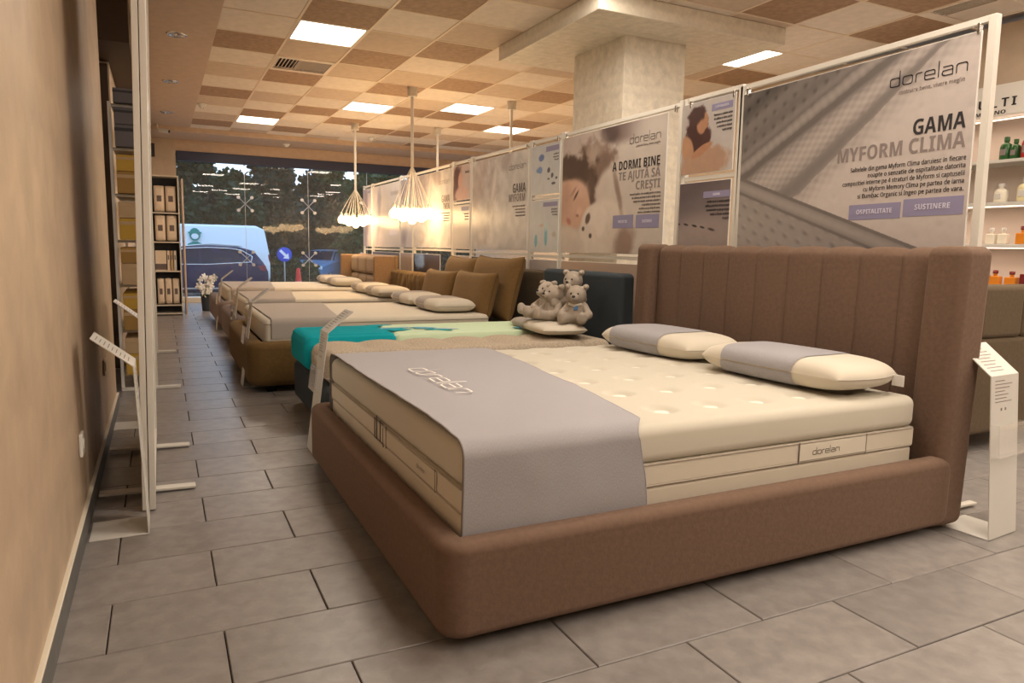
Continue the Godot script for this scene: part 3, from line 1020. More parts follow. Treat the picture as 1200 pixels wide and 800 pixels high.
	var q2 := thing("mattress", "teal and mint striped mattress with blue petals on the slate bed's far half", "mattress")
	var rib := func(p: Vector3) -> Vector3:
		if p.y > 0.5: p.y += 0.016 * absf(sin((p.z + 3.0) * PI / 0.075))
		return p
	obj("mint_cover", MB.new().rb(Vector3(1.935, 0.425, -2.71), Vector3(1.37, 0.21, 0.56), 0.05, 4, Vector3i(2, 1, 60), rib), S.mint_knit, q2, true)
	obj("teal_cover", MB.new().rb(Vector3(0.975, 0.425, -2.71), Vector3(0.62, 0.214, 0.565), 0.06, 5, Vector3i(4, 1, 60), rib), S.teal_knit, q2, true)
	for k in 14:   # petals printed on the ribs
		var big := k < 7
		var c := Vector3((1.29 if big else 1.56) + rng.randf_range(-0.10, 0.12), 0.546, rng.randf_range(-2.93, -2.5))
		if k > 10: c = Vector3(2.35 + rng.randf_range(-0.15, 0.15), 0.546, rng.randf_range(-2.6, -2.48))
		var m2 := MB.new()
		m2.ball(Vector3.ZERO, Vector3(0.10, 0.004, 0.028), 14, 4)
		var po := obj("petal", m2, [S.teal_knit, S.petal_blue, S.petal_pale][k % 3] if k > 2 else S.teal_knit, q2)
		po.position = c
		po.rotation.y = rng.randf_range(-0.5, 0.5)
	band_pillow("low grey and white pillow under the plush bears on the slate bed", Vector3(2.36, 0.572, -2.36), -PI / 2 - 0.12, "pillows with grey sleeves", S.cream_cotton, S.grey_marl_beige, -0.86, -0.05, 0.78, 0.36, 0.075)
	bears()

	# ---- third bed: olive, cushions as a headboard
	var b3 := thing("bed", "olive brown upholstered bed with deep rounded rails, third from the front", "bed")
	obj("rail", u_rail(0.43, 2.75, -5.17, -3.40, 0.045, 0.385, 0.13, 0.055, 0.12), S.olive_velvet, b3)
	obj("slat_base", MB.new().rb(Vector3(1.6, 0.30, -4.285), Vector3(1.9, 0.05, 1.5), 0.01), S.charcoal, b3)
	obj("headboard", MB.new().rb(Vector3(2.925, 0.48, -4.30), Vector3(0.07, 0.90, 1.80), 0.03, 3), S.sofa_fabric, b3)
	for q in [[0.6, -3.5], [0.6, -5.07], [2.6, -3.5], [2.6, -5.07]]:
		obj("foot", MB.new().lathe(PackedVector2Array([Vector2(0, 0), Vector2(0.03, 0), Vector2(0.035, 0.06)]), Vector3(q[0], 0, q[1]), 12), S.black, b3)
	plain_bedding("olive bed", 0.57, 2.44, -5.03, -3.535, 0.33, 0.54, 1.13, S.grey_marl_beige, -4.02, -4.76)
	for q in [[Vector3(2.70, 0.75, -4.03), 0.98, 0.60, 0.0, "tall olive velvet back cushion at the near side of the third bed"], [Vector3(2.72, 0.75, -4.93), 0.86, 0.56, 0.0, "tall olive velvet back cushion at the far side of the third bed"], [Vector3(2.50, 0.69, -4.05), 0.86, 0.42, 0.03, "front olive velvet cushion leaning at the near side of the third bed"], [Vector3(2.53, 0.69, -5.02), 0.86, 0.38, 0.03, "front olive velvet cushion leaning at the far side of the third bed"]]:
		var cu := thing("cushion", q[4], "cushion", q[0], 0, "olive velvet cushions on the third bed")
		cu.basis = Basis(Vector3(0, 0, 1), Vector3(-0.97, 0.24, 0), Vector3(-0.24, -0.97, 0)).orthonormalized()
		obj("cover", closed_pillow(q[1], q[2], 0.17, 6.0, 0.5, 0.06), S.olive_cushion, cu)
		var e := PackedVector3Array()
		for k in 65:
			var an := TAU * k / 64.0
			var u := clampf(1.42 * cos(an), -1, 1)
			var s := clampf(1.42 * sin(an), -1, 1)
			e.append(Vector3(u * q[1] / 2 * (1.0 - 0.06 * (1 - s * s)), 0, s * q[2] / 2 * (1.0 - 0.096 * (1 - u * u))))
		obj("piping", MB.new().tube(e, 0.006, 6), S.olive_velvet, cu)

	# ---- fourth bed
	var b4 := thing("bed", "taupe upholstered bed with a low crushed velvet headboard, fourth from the front", "bed")
	obj("rail", u_rail(0.50, 2.65, -7.10, -5.52, 0.06, 0.38, 0.12, 0.055, 0.12), S.taupe_fabric, b4)
	obj("slat_base", MB.new().rb(Vector3(1.6, 0.30, -6.3), Vector3(1.9, 0.05, 1.3), 0.01), S.charcoal, b4)
	var fz := FastNoiseLite.new()
	fz.seed = 21
	fz.frequency = 4.0
	obj("headboard", MB.new().rb(Vector3(2.74, 0.43, -6.45), Vector3(0.15, 0.74, 1.76), 0.05, 4, Vector3i(1, 16, 50), func(p):
		var q: Vector3 = p
		if q.x < 2.74: q.x += 0.025 * fz.get_noise_2d(q.z * 1.6, q.y * 0.7)
		return q), S.olive_velvet, b4, true)
	for q in [[0.66, -5.6], [0.66, -7.0], [2.5, -5.6], [2.5, -7.0]]:
		obj("foot", MB.new().lathe(PackedVector2Array([Vector2(0, 0), Vector2(0.03, 0), Vector2(0.035, 0.065)]), Vector3(q[0], 0, q[1]), 12), S.black, b4)
	plain_bedding("taupe bed", 0.63, 2.46, -6.96, -5.66, 0.33, 0.535, 1.14, S.grey_marl_beige, -5.93, -6.62)

	# ---- fifth bed
	var b5 := thing("bed", "tan bed with a tall box headboard of padded squares, farthest of the five", "bed")
	obj("rail", u_rail(0.50, 2.65, -9.40, -7.48, 0.06, 0.38, 0.12, 0.055, 0.12), S.taupe_fabric, b5)
	obj("slat_base", MB.new().rb(Vector3(1.6, 0.30, -8.44), Vector3(1.9, 0.05, 1.6), 0.01), S.charcoal, b5)
	obj("headboard_back", MB.new().rb(Vector3(2.79, 0.5, -8.44), Vector3(0.06, 0.96, 2.04), 0.02, 2), S.tan_leather, b5)
	for z in [-7.455, -9.425]:
		obj("headboard_wing", MB.new().rb(Vector3(2.62, 0.5, z), Vector3(0.30, 0.94, 0.055), 0.02, 2), S.tan_leather, b5)
	for i in 4:
		for j in 2:
			obj("padded_square", MB.new().rb(Vector3(2.69, [0.61, 0.83][j], -8.44 + (i - 1.5) * 0.475), Vector3(0.14, [0.16, 0.27][j], 0.47), 0.06, 4), S.beige_upholstery, b5)
	for q in [[0.66, -7.6], [0.66, -9.3], [2.5, -7.6], [2.5, -9.3]]:
		obj("foot", MB.new().lathe(PackedVector2Array([Vector2(0, 0), Vector2(0.03, 0), Vector2(0.035, 0.065)]), Vector3(q[0], 0, q[1]), 12), S.black, b5)
	plain_bedding("tan bed", 0.63, 2.46, -9.26, -7.62, 0.33, 0.535, 1.20, S.grey_marl_beige, -8.1, -8.85)

func plain_bedding(which: String, x0: float, x1: float, z0: float, z1: float, y0: float, y1: float, xr: float, band: Material, pz1: float, pz2: float) -> void:
	var mt := thing("mattress", "cream mattress on the %s" % which, "mattress")
	obj("core", MB.new().rb(Vector3((x0 + x1) / 2, (y0 + y1) / 2, (z0 + z1) / 2), Vector3(x1 - x0, y1 - y0, z1 - z0), 0.04, 4, Vector3i(6, 1, 6)), S.cream_cotton, mt)
	for y in [y0 + 0.035, y1 - 0.035]:
		obj("piping", loop_tube(x0 - 0.001, x1 + 0.001, z0 - 0.001, z1 + 0.001, y, 0.004, 0.04), S.piping_pale, mt)
	var rn := runner(z0, z1, y1, y0 + 0.062, func(s): return x0 + 0.045, func(s): return xr + 0.16 * smoothstep(0.1, 0.9, s), 0.04, 0.006, 0.0, 0.006)
	var th := thing("bed_runner", "beige grey runner across the foot end of the %s" % which, "bed runner")
	obj("cloth", rn[0], band, th)
	obj("hem_piping", MB.new().tube(rn[1], 0.003, 5), S.piping, th)
	band_pillow("cream and grey pillow at the near side of the %s" % which, Vector3(2.19 if which == "olive bed" else 2.22, y1 + 0.062, pz1), -PI / 2, "pillows with grey sleeves", S.cream_cotton, band, -0.62, 0.14, 0.74, 0.42, 0.115)
	band_pillow("cream and grey pillow at the far side of the %s" % which, Vector3(2.19 if which == "olive bed" else 2.22, y1 + 0.062, pz2), -PI / 2, "pillows with grey sleeves", S.cream_cotton, band, -0.62, 0.14, 0.70, 0.42, 0.115)

# ---------------------------------------------------------------- plush bears
func bear(label: String, at: Vector3, turn: float, tilt: float, spread: float, light: bool, leg := 0.15) -> Node3D:
	var t := thing("plush_bear", label, "soft toy", at, turn, "plush bears on the slate bed")
	t.rotation.x = tilt
	t.scale = Vector3.ONE * 0.9
	var V := func(x: float, y: float, z: float) -> Vector3: return Vector3(x, y, z)
	var hd: Vector3 = V.call(0.0, 0.215, 0.015)   # faces +z
	var pr := [
		[V.call(0, 0.06, 0), V.call(0, 0.12, 0.0), 0.075, 0.062],            # belly, chest
		[hd, hd + Vector3(0, -0.005, 0.012), 0.078, 0.072],                   # head
		[hd + Vector3(0, -0.02, 0.064), hd + Vector3(0, -0.022, 0.082), 0.036, 0.029],   # muzzle
		[V.call(0.066, 0.278, 0.0), V.call(0.070, 0.281, 0.004), 0.024, 0.024],          # ears
		[V.call(-0.066, 0.278, 0.0), V.call(-0.070, 0.281, 0.004), 0.024, 0.024],
		[V.call(0.06, 0.135, 0.0), V.call(0.105, 0.07, 0.045), 0.03, 0.03],   # arms
		[V.call(-0.06, 0.135, 0.0), V.call(-0.105, 0.07, 0.045), 0.03, 0.03],
		[V.call(0.105, 0.07, 0.045), V.call(0.085, 0.05, 0.075), 0.03, 0.028],
		[V.call(-0.105, 0.07, 0.045), V.call(-0.085, 0.05, 0.075), 0.03, 0.028],
		[V.call(0.045, 0.04, 0.02), V.call(0.06 + spread, 0.036, leg), 0.042, 0.034],   # legs
		[V.call(-0.045, 0.04, 0.02), V.call(-0.06 - spread, 0.036, leg), 0.042, 0.034],
		[V.call(0.06 + spread, 0.036, leg), V.call(0.063 + spread, 0.062, leg + 0.008), 0.036, 0.030],
		[V.call(-0.06 - spread, 0.036, leg), V.call(-0.063 - spread, 0.062, leg + 0.008), 0.036, 0.030]]
	obj("body", blob(pr, 0.0085, 0.016), S.plush_light if light else S.plush, t)
	for s in [-1, 1]:
		obj("eye", MB.new().ball(hd + Vector3(0.028 * s, 0.014, 0.078), Vector3.ONE * 0.007, 10, 8), S.black, t)
		obj("inner_ear", MB.new().ball(hd + Vector3(0.070 * s, 0.066, 0.014), Vector3(0.014, 0.015, 0.013), 10, 8), S.plush_light, t)
	obj("nose", MB.new().ball(hd + Vector3(0, -0.008, 0.108), Vector3(0.014, 0.010, 0.009), 10, 8), S.charcoal, t)
	obj("mouth", MB.new().tube(P3([hd + Vector3(-0.012, -0.036, 0.105), hd + Vector3(0, -0.030, 0.110), hd + Vector3(0.012, -0.036, 0.105)]), 0.0016, 5), S.charcoal, t)
	return t

func bears() -> void:
	var a := bear("plush bear with blue medallion, rightmost of the grey bears", Vector3(2.46, 0.608, -2.13), -0.75, -0.05, 0.015, false)
	obj("scarf", MB.new().tube(P3([Vector3(-0.05, 0.15, 0.045), Vector3(0, 0.135, 0.068), Vector3(0.05, 0.15, 0.045)]), 0.012, 8), S.cream_cotton, a)
	obj("medallion", MB.new().rb(Vector3(0.01, 0.12, 0.072), Vector3(0.034, 0.034, 0.008), 0.003, 2), S.print_blue, a)
	bear("grey plush bear sitting in the middle at the front with legs stretched towards the aisle", Vector3(2.39, 0.600, -2.36), -1.35, -0.18, 0.0, false, 0.21)
	bear("grey plush bear at the left behind the others against the headboard", Vector3(2.47, 0.612, -2.585), -1.35, -0.12, 0.02, true, 0.20)
	bear("topmost grey plush bear riding on the backs of the others", Vector3(2.555, 0.70, -2.33), -1.0, 0.0, 0.03, false)

# ---------------------------------------------------------------- information stands: one bent sheet, faces its local +z
func stand(label: String, at: Vector3, turn: float, wid: float, holder: bool, lean := 0.085) -> Node3D:
	var t := thing("information_stand", label, "sign stand", at, turn, "white bent sheet information stands")
	var th := 0.005
	obj("base_plate", MB.new().rb(Vector3(0, th / 2, -0.10), Vector3(wid, th, 0.20), 0.002), S.white_sheet, t)
	var h := 0.655
	var up := MB.new().rb(Vector3(0, h / 2 / cos(atan(lean / h)), 0), Vector3(wid, sqrt(h * h + lean * lean), th), 0.002)
	up.moved(Transform3D(Basis(Vector3.RIGHT, -atan(lean / h)), Vector3(0, 0.002, 0)))
	obj("upright", up, S.white_sheet, t)
	var top := Vector3(0, h, -lean)
	var end := Vector3(0, 0.765, -lean - 0.135)
	var dir := (end - top)
	var an := atan2(-dir.z, dir.y)
	var pl := MB.new().rb(Vector3(0, dir.length() / 2, 0), Vector3(wid, dir.length(), th), 0.002)
	pl.moved(Transform3D(Basis(Vector3.RIGHT, -an), top))
	obj("reading_plate", pl, S.white_sheet, t)
	var pr := Node3D.new()
	pr.name = "printed_text"
	t.add_child(pr)
	pr.transform = Transform3D(Basis(Vector3.RIGHT, -an), top)
	var lines := MB.new()
	var r := RandomNumberGenerator.new()
	r.seed = 3
	for k in 9:
		var w := wid * (0.62 - r.randf_range(0.0, 0.22))
		lines.box(Vector3(-wid * 0.36 + w / 2, dir.length() * (0.90 - 0.095 * k), th / 2 + 0.0006), Vector3(w, 0.003, 0.0006))
	obj("text_lines", lines, S.ink_grey, pr)
	var pr2 := Node3D.new()
	pr2.name = "printed_face"
	t.add_child(pr2)
	pr2.transform = Transform3D(Basis(Vector3.RIGHT, -atan(lean / h)), Vector3(0, 0.002, 0))
	var l2 := MB.new()
	for k in 7:
		var w := wid * (0.62 - r.randf_range(0.0, 0.3))
		l2.box(Vector3(-wid * 0.36 + w / 2, h - 0.02 - 0.014 * k, th / 2 + 0.0006), Vector3(w, 0.003, 0.0006))
	for s in [-1, 1]: l2.rb(Vector3(-0.012 + 0.016 * s, h - 0.135, th / 2 + 0.0006), Vector3(0.011, 0.011, 0.0006), 0.0002)
	obj("text_lines", l2, S.ink_grey, pr2)
	if holder:
		var hd := MB.new()
		hd.box(Vector3(0, 0.40, th / 2 + 0.03), Vector3(wid * 0.98, 0.13, 0.003))
		hd.box(Vector3(0, 0.336, th / 2 + 0.016), Vector3(wid * 0.98, 0.003, 0.03))
		for s in [-1, 1]: hd.box(Vector3(s * wid * 0.49, 0.40, th / 2 + 0.016), Vector3(0.003, 0.13, 0.03))
		obj("brochure_holder", hd, S.acrylic, pr2)
	return t

func stands() -> void:
	stand("white information stand with clear brochure holder beside the brown headboard on the right", Vector3(2.897, 0, 0.512), 0.08, 0.215, true, 0.055)
	stand("white information stand at the foot of the slate bed, just behind the front bed", Vector3(0.568, 0, -1.745), -PI / 2, 0.18, true)
	stand("white information stand at the near foot corner of the olive bed", Vector3(0.415, 0, -3.79), -PI / 2, 0.18, true)
	stand("white information stand at the foot of the taupe bed", Vector3(0.49, 0, -5.66), -PI / 2, 0.18, true)
	stand("white information stand at the foot of the tan bed, farthest of all stands", Vector3(0.48, 0, -7.66), -PI / 2, 0.18, true)
	stand("white information stand by the left wall in front of the tall white frame", Vector3(-0.205, 0, -0.95), PI / 2, 0.20, false, 0.025)
	stand("white information stand by the left wall behind the tall white frame", Vector3(-0.215, 0, -2.71), PI / 2, 0.20, false, 0.03)

# ---------------------------------------------------------------- left side
func left_side() -> void:
	# tall double frame seen edge on
	var f := thing("display_frame", "tall cream double display frame seen edge on by the left wall", "display frame", Vector3(-0.207, 0.004, -1.74))
	f.rotation.z = -0.022
	for s in [-1, 1]:
		for z in [-0.61, 0.61]:
			obj("post", MB.new().rb(Vector3(0.0135 * s, 1.225, z), Vector3(0.024, 2.45, 0.03), 0.002), S.white_paint, f)
		for y in [0.04, 2.43]:
			obj("crossbar", MB.new().rb(Vector3(0.0135 * s, y, 0), Vector3(0.022, 0.03, 1.19), 0.002), S.white_paint, f)
		obj("panel", MB.new().box(Vector3(0.0135 * s, 1.235, 0), Vector3(0.006, 2.36, 1.19)), S.white_plastic, f)
	for z in [0.38, -0.36]:
		obj("foot_plate", MB.new().rb(Vector3(-0.005, 0.012, z), Vector3(0.385, 0.012, 0.055), 0.003), S.white_paint, f)
	# shelf along the wall with yellow boxes
	var sh := thing("shelf_unit", "narrow white shelf unit holding mustard boxes along the left wall", "shelf", Vector3(-0.30, 0, -4.85))
	for x in [-0.112, 0.112]:
		for z in [0.95, -0.95]:
			obj("post", MB.new().rb(Vector3(x, 1.05, z), Vector3(0.022, 2.10, 0.03), 0.002), S.white_paint, sh)
	for z in [0.98, -0.98]:
		obj("foot_bar", MB.new().rb(Vector3(0.08, 0.012, z), Vector3(0.40, 0.022, 0.05), 0.003), S.white_paint, sh)
	var ys := [0.121, 0.453, 0.792, 1.12, 1.454, 1.783, 2.09]
	for y in ys:
		obj("board", MB.new().rb(Vector3(0, y - 0.01, 0), Vector3(0.20, 0.02, 1.87), 0.002), S.white_paint, sh)
	var where := ["on the lowest board", "on the second board", "on the third board", "on the fourth board", "on the fifth board", "on the sixth board", "on the top"]
	for k in 7:
		for d in 2:
			for up in 2:
				var h: float = [0.155, 0.115][up] if k < 6 else 0.10
				if k == 6 and up == 1: continue
				var m: Material = S[["mustard_box", "ochre_box", "kraft_box"][(k + up * 2 + d) % 3]]
				if k >= 5: m = S.grey_box
				var y: float = ys[k] + h / 2 + 0.002 + (0.158 if up == 1 else 0.0)
				var col: String = {"mustard_box": "mustard yellow", "ochre_box": "ochre brown", "kraft_box": "kraft brown", "grey_box": "dark grey"}[m.resource_name]
				var lab := "%s box %s of the narrow shelf, %s%s" % [col, where[k], "front row" if d == 0 else "second row", ", upper of two" if up == 1 else (", lower of two" if k < 6 else "")]
				var t := thing("packaging_box", lab, "box", Vector3(-0.295, y, -4.02 - 0.36 * d), 0, "boxes on the narrow shelf")
				obj("carton", MB.new().rb(Vector3.ZERO, Vector3(0.175, h, 0.33), 0.003), m, t)
				obj("lid_band", MB.new().rb(Vector3(0, h * 0.28, 0), Vector3(0.177, h * 0.16, 0.332), 0.002), S.kraft_box if k < 5 else S.charcoal, t)
	# far shelf with bags
	var fs := thing("shelf_unit", "white shelf unit with dark back and packed pillows at the far end of the aisle", "shelf", Vector3(-0.03, 0, -9.95))
	for x in [-0.182, 0.182]:
		obj("side", MB.new().rb(Vector3(x, 1.04, 0), Vector3(0.018, 2.08, 0.30), 0.002), S.white_paint, fs)
	obj("back", MB.new().box(Vector3(0, 1.04, -0.14), Vector3(0.345, 2.04, 0.01)), S.dark_back, fs)
	var fy := [0.03, 0.155, 0.665, 1.10, 1.53, 2.07]
	for y in fy: obj("board", MB.new().rb(Vector3(0, y, 0.006), Vector3(0.344, 0.018, 0.285), 0.002), S.white_paint, fs)
	obj("side_panel", MB.new().rb(Vector3(0.245, 1.03, -0.32), Vector3(0.022, 2.06, 0.55), 0.003), S.gypsum, fs)
	var nb := [[1, 3, "lowest filled board"], [3, 2, "third board"], [4, 2, "upper board"]]
	for e in nb:
		for k in e[1]:
			var w: float = 0.31 / e[1]
			var b := thing("packed_pillow", "beige wrapped pillow pack on the %s of the far shelf, %s" % [e[2], ["left one", "right one", "rightmost one"][k] if e[1] == 2 else ["left one", "middle one", "right one"][k]], "packed pillow", Vector3(-0.03 - 0.155 + w * (k + 0.5), fy[e[0]] + 0.01, -9.93), 0, "packed pillows on the far shelf")
			var pm := closed_pillow(0.40, w * 0.98, 0.22, 5.0, 0.35, 0.03, -1.0, 1.0, 0.0, 0.12)
			pm.moved(Transform3D(Basis(Vector3(0, 1, 0), Vector3(0, 0, 1), Vector3(1, 0, 0)), Vector3(0, 0.201, 0)))
			obj("wrapping", pm, S.bag_beige, b)
			obj("printed_patch", MB.new().rb(Vector3(0.0, 0.20, 0.1055), Vector3(w * 0.42, 0.09, 0.012), 0.004), S.bag_print, b)
	var c1 := thing("carton", "flat beige carton standing on the second board of the far shelf", "box", Vector3(-0.118, 0.675, -9.92), 0)
	obj("body", MB.new().rb(Vector3(0, 0.15, 0), Vector3(0.15, 0.30, 0.18), 0.004), S.bag_beige, c1)
	obj("printed_band", MB.new().rb(Vector3(0, 0.06, 0.001), Vector3(0.151, 0.09, 0.181), 0.004), S.bag_print, c1)
	for k in 3:
		var c := thing("folder", "upright pale folder beside the beige carton on the far shelf, %s of three" % ["left", "middle", "right"][k], "folder", Vector3(-0.015 + 0.045 * k, 0.675, -9.92), 0, "folders on the far shelf")
		obj("cover", MB.new().rb(Vector3(0, 0.15, 0), Vector3(0.036, 0.30, 0.20), 0.003), [S.bag_beige, S.kraft_box, S.white_sheet][k], c)
		obj("spine_label", MB.new().rb(Vector3(0, 0.20, 0.1), Vector3(0.02, 0.07, 0.002), 0.0008), S.ink_grey, c)
	# things on the walls
	var so := thing("wall_socket", "white wall socket low on the left wall", "socket", Vector3(X0 + 0.001, 0.354, -0.95), PI / 2)
	obj("plate", MB.new().rb(Vector3(0, 0, 0.006), Vector3(0.085, 0.085, 0.012), 0.004, 2), S.white_plastic, so)
	obj("outlet", MB.new().lathe(PackedVector2Array([Vector2(0, 0.002), Vector2(0.018, 0.002), Vector2(0.021, 0.006), Vector2(0.021, 0)]), Vector3.ZERO, 16).moved(Transform3D(Basis(Vector3.RIGHT, PI / 2), Vector3(0, 0, 0.010))), S.white_plastic, so)
	var s2 := thing("wall_socket", "small brownish socket plate near the end of the left wall", "socket", Vector3(X0 + 0.001, 0.437, -2.27), PI / 2)
	obj("plate", MB.new().rb(Vector3(0, 0, 0.005), Vector3(0.085, 0.085, 0.010), 0.004, 2), S.plaster_wall, s2)
	obj("outlet", MB.new().rb(Vector3(0, 0, 0.010), Vector3(0.035, 0.045, 0.003), 0.001), S.ink_brown, s2)
	var sp := thing("speaker", "small black speaker high on the wall left of the window", "speaker", Vector3(-0.19, 2.70, -12.219))
	obj("cabinet", MB.new().rb(Vector3.ZERO, Vector3(0.10, 0.22, 0.12), 0.008, 2), S.black, sp)
	obj("grille", MB.new().rb(Vector3(0, 0, 0.062), Vector3(0.085, 0.20, 0.004), 0.001), S.charcoal, sp)
	var ca := thing("security_camera", "small white security camera under the ceiling above the black speaker", "camera", Vector3(-0.06, 2.90, -11.1))
	obj("bracket", MB.new().tube(P3([Vector3(-0.03, 0.09, 0), Vector3(-0.02, 0.02, 0), Vector3(0.02, 0, 0.01)]), 0.014, 8), S.white_plastic, ca)
	obj("housing", MB.new().tube(P3([Vector3(0, 0, 0), Vector3(0.14, -0.02, 0.06)]), 0.035, 12), S.white_plastic, ca)
	obj("lens", MB.new().tube(P3([Vector3(0.138, -0.02, 0.059), Vector3(0.15, -0.0215, 0.064)]), 0.025, 12), S.black, ca)

# ---------------------------------------------------------------- pendants
func pendants() -> void:
	var glow := mat("bulb_glass", lin(0.9, 0.8, 0.65), 0.2)
	glow.emission_enabled = true
	glow.emission = BULB
	glow.emission_energy_multiplier = 5.0
	var bulb := MB.new().lathe(PackedVector2Array([Vector2(0.0, -0.066), Vector2(0.026, -0.061), Vector2(0.048, -0.040), Vector2(0.055, -0.010), Vector2(0.047, 0.018), Vector2(0.025, 0.044), Vector2(0.015, 0.058)]), Vector3.ZERO, 14).mesh()
	var sock := MB.new().lathe(PackedVector2Array([Vector2(0.0, 0.05), Vector2(0.016, 0.05), Vector2(0.017, 0.095), Vector2(0.006, 0.105)]), Vector3.ZERO, 10).mesh()
	var spec := [[Vector3(2.672, CEIL, -6.4), 0.93, "pendant cluster of glowing glass bulbs hanging nearest, above the taupe bed"], [Vector3(2.69, CEIL, -9.3), 1.02, "pendant cluster of glowing glass bulbs nearest the window, above the tan bed"], [Vector3(3.95, CEIL, -9.0), 1.0, "pendant cluster behind the poster wall, its rod between the two front rods"], [Vector3(4.05, CEIL, -6.5), 0.93, "pendant cluster behind the poster wall, its rod farthest right"]]
	for e in spec:
		var t := thing("pendant_lamp", e[2], "pendant lamp", e[0], 0, "pendant bulb clusters")
		obj("canopy", MB.new().lathe(PackedVector2Array([Vector2(0, -0.105), Vector2(0.055, -0.105), Vector2(0.06, -0.10), Vector2(0.06, 0.004)]), Vector3.ZERO, 20), S.white_paint, t)
		obj("rod", MB.new().tube(P3([Vector3(0, -0.10, 0), Vector3(0, -e[1], 0)]), 0.019, 12), S.white_paint, t)
		var r := RandomNumberGenerator.new()
		r.seed = 17
		var k := 0
		for ring in [[1, 0.0], [7, 0.115], [12, 0.225]]:
			for q in ring[0]:
				var an: float = TAU * q / ring[0] + ring[1] * 9.0 + r.randf_range(-0.12, 0.12)
				var y: float = -1.545 + ring[1] * 0.26 + r.randf_range(-0.012, 0.012)
				var at := Vector3(ring[1] * cos(an), y, ring[1] * sin(an))
				var path := PackedVector3Array()
				for s in 9:
					var u := s / 8.0
					path.append(Vector3(0, -e[1] + 0.02, 0).lerp(at + Vector3(0, 0.10, 0), u) + Vector3(at.x, 0, at.z) * 0.03 * sin(u * PI))
				obj("wire", MB.new().tube(path, 0.0025, 5), S.white_paint, t)
				var so := obj("bulb_holder", sock, S.white_paint, t)
				so.position = at
				var b := obj("bulb", bulb, glow, t)
				b.position = at
				var l := OmniLight3D.new()
				l.name = "bulb_light"
				l.light_energy = 0.0042
				l.light_color = BULB
				l.light_size = 0.03
				l.omni_range = 20.0
				l.omni_attenuation = 2.0
				l.shadow_enabled = true
				t.add_child(l, true)
				l.position = at
				k += 1

# ---------------------------------------------------------------- the poster wall
func paint(w: int, h: int, base: Callable, dabs: Array, seed_ := 1, grain := 0.03) -> ImageTexture:
	var nz := FastNoiseLite.new()
	nz.seed = seed_
	nz.frequency = 0.035
	nz.fractal_octaves = 4
	var im := Image.create(w, h, false, Image.FORMAT_RGB8)
	for y in h:
		for x in w:
			var u := float(x) / w
			var v := float(y) / h
			var c: Color = base.call(u, v)
			var wob := nz.get_noise_2d(x, y)
			for d in dabs:   # [u, v, radius u, radius v, turn, colour, softness, wobble]
				var dx: float = u - d[0]
				var dy: float = v - d[1]
				var a: float = (dx * d[8] + dy * d[9]) / d[2]
				var b: float = (-dx * d[9] + dy * d[8]) / d[3]
				var q: float = sqrt(a * a + b * b) + wob * d[7]
				if q < 1.0 + d[6]:
					c = c.lerp(d[5], smoothstep(1.0 + d[6], 1.0 - d[6], q))
			var g := 1.0 + wob * grain
			im.set_pixel(x, y, Color(c.r * g, c.g * g, c.b * g))
	return ImageTexture.create_from_image(im)

func dab(u: float, v: float, ru: float, rv: float, turn: float, c: Color, soft := 0.15, wob := 0.1) -> Array:
	return [u, v, ru, rv, turn, c, soft, wob, cos(turn), sin(turn)]

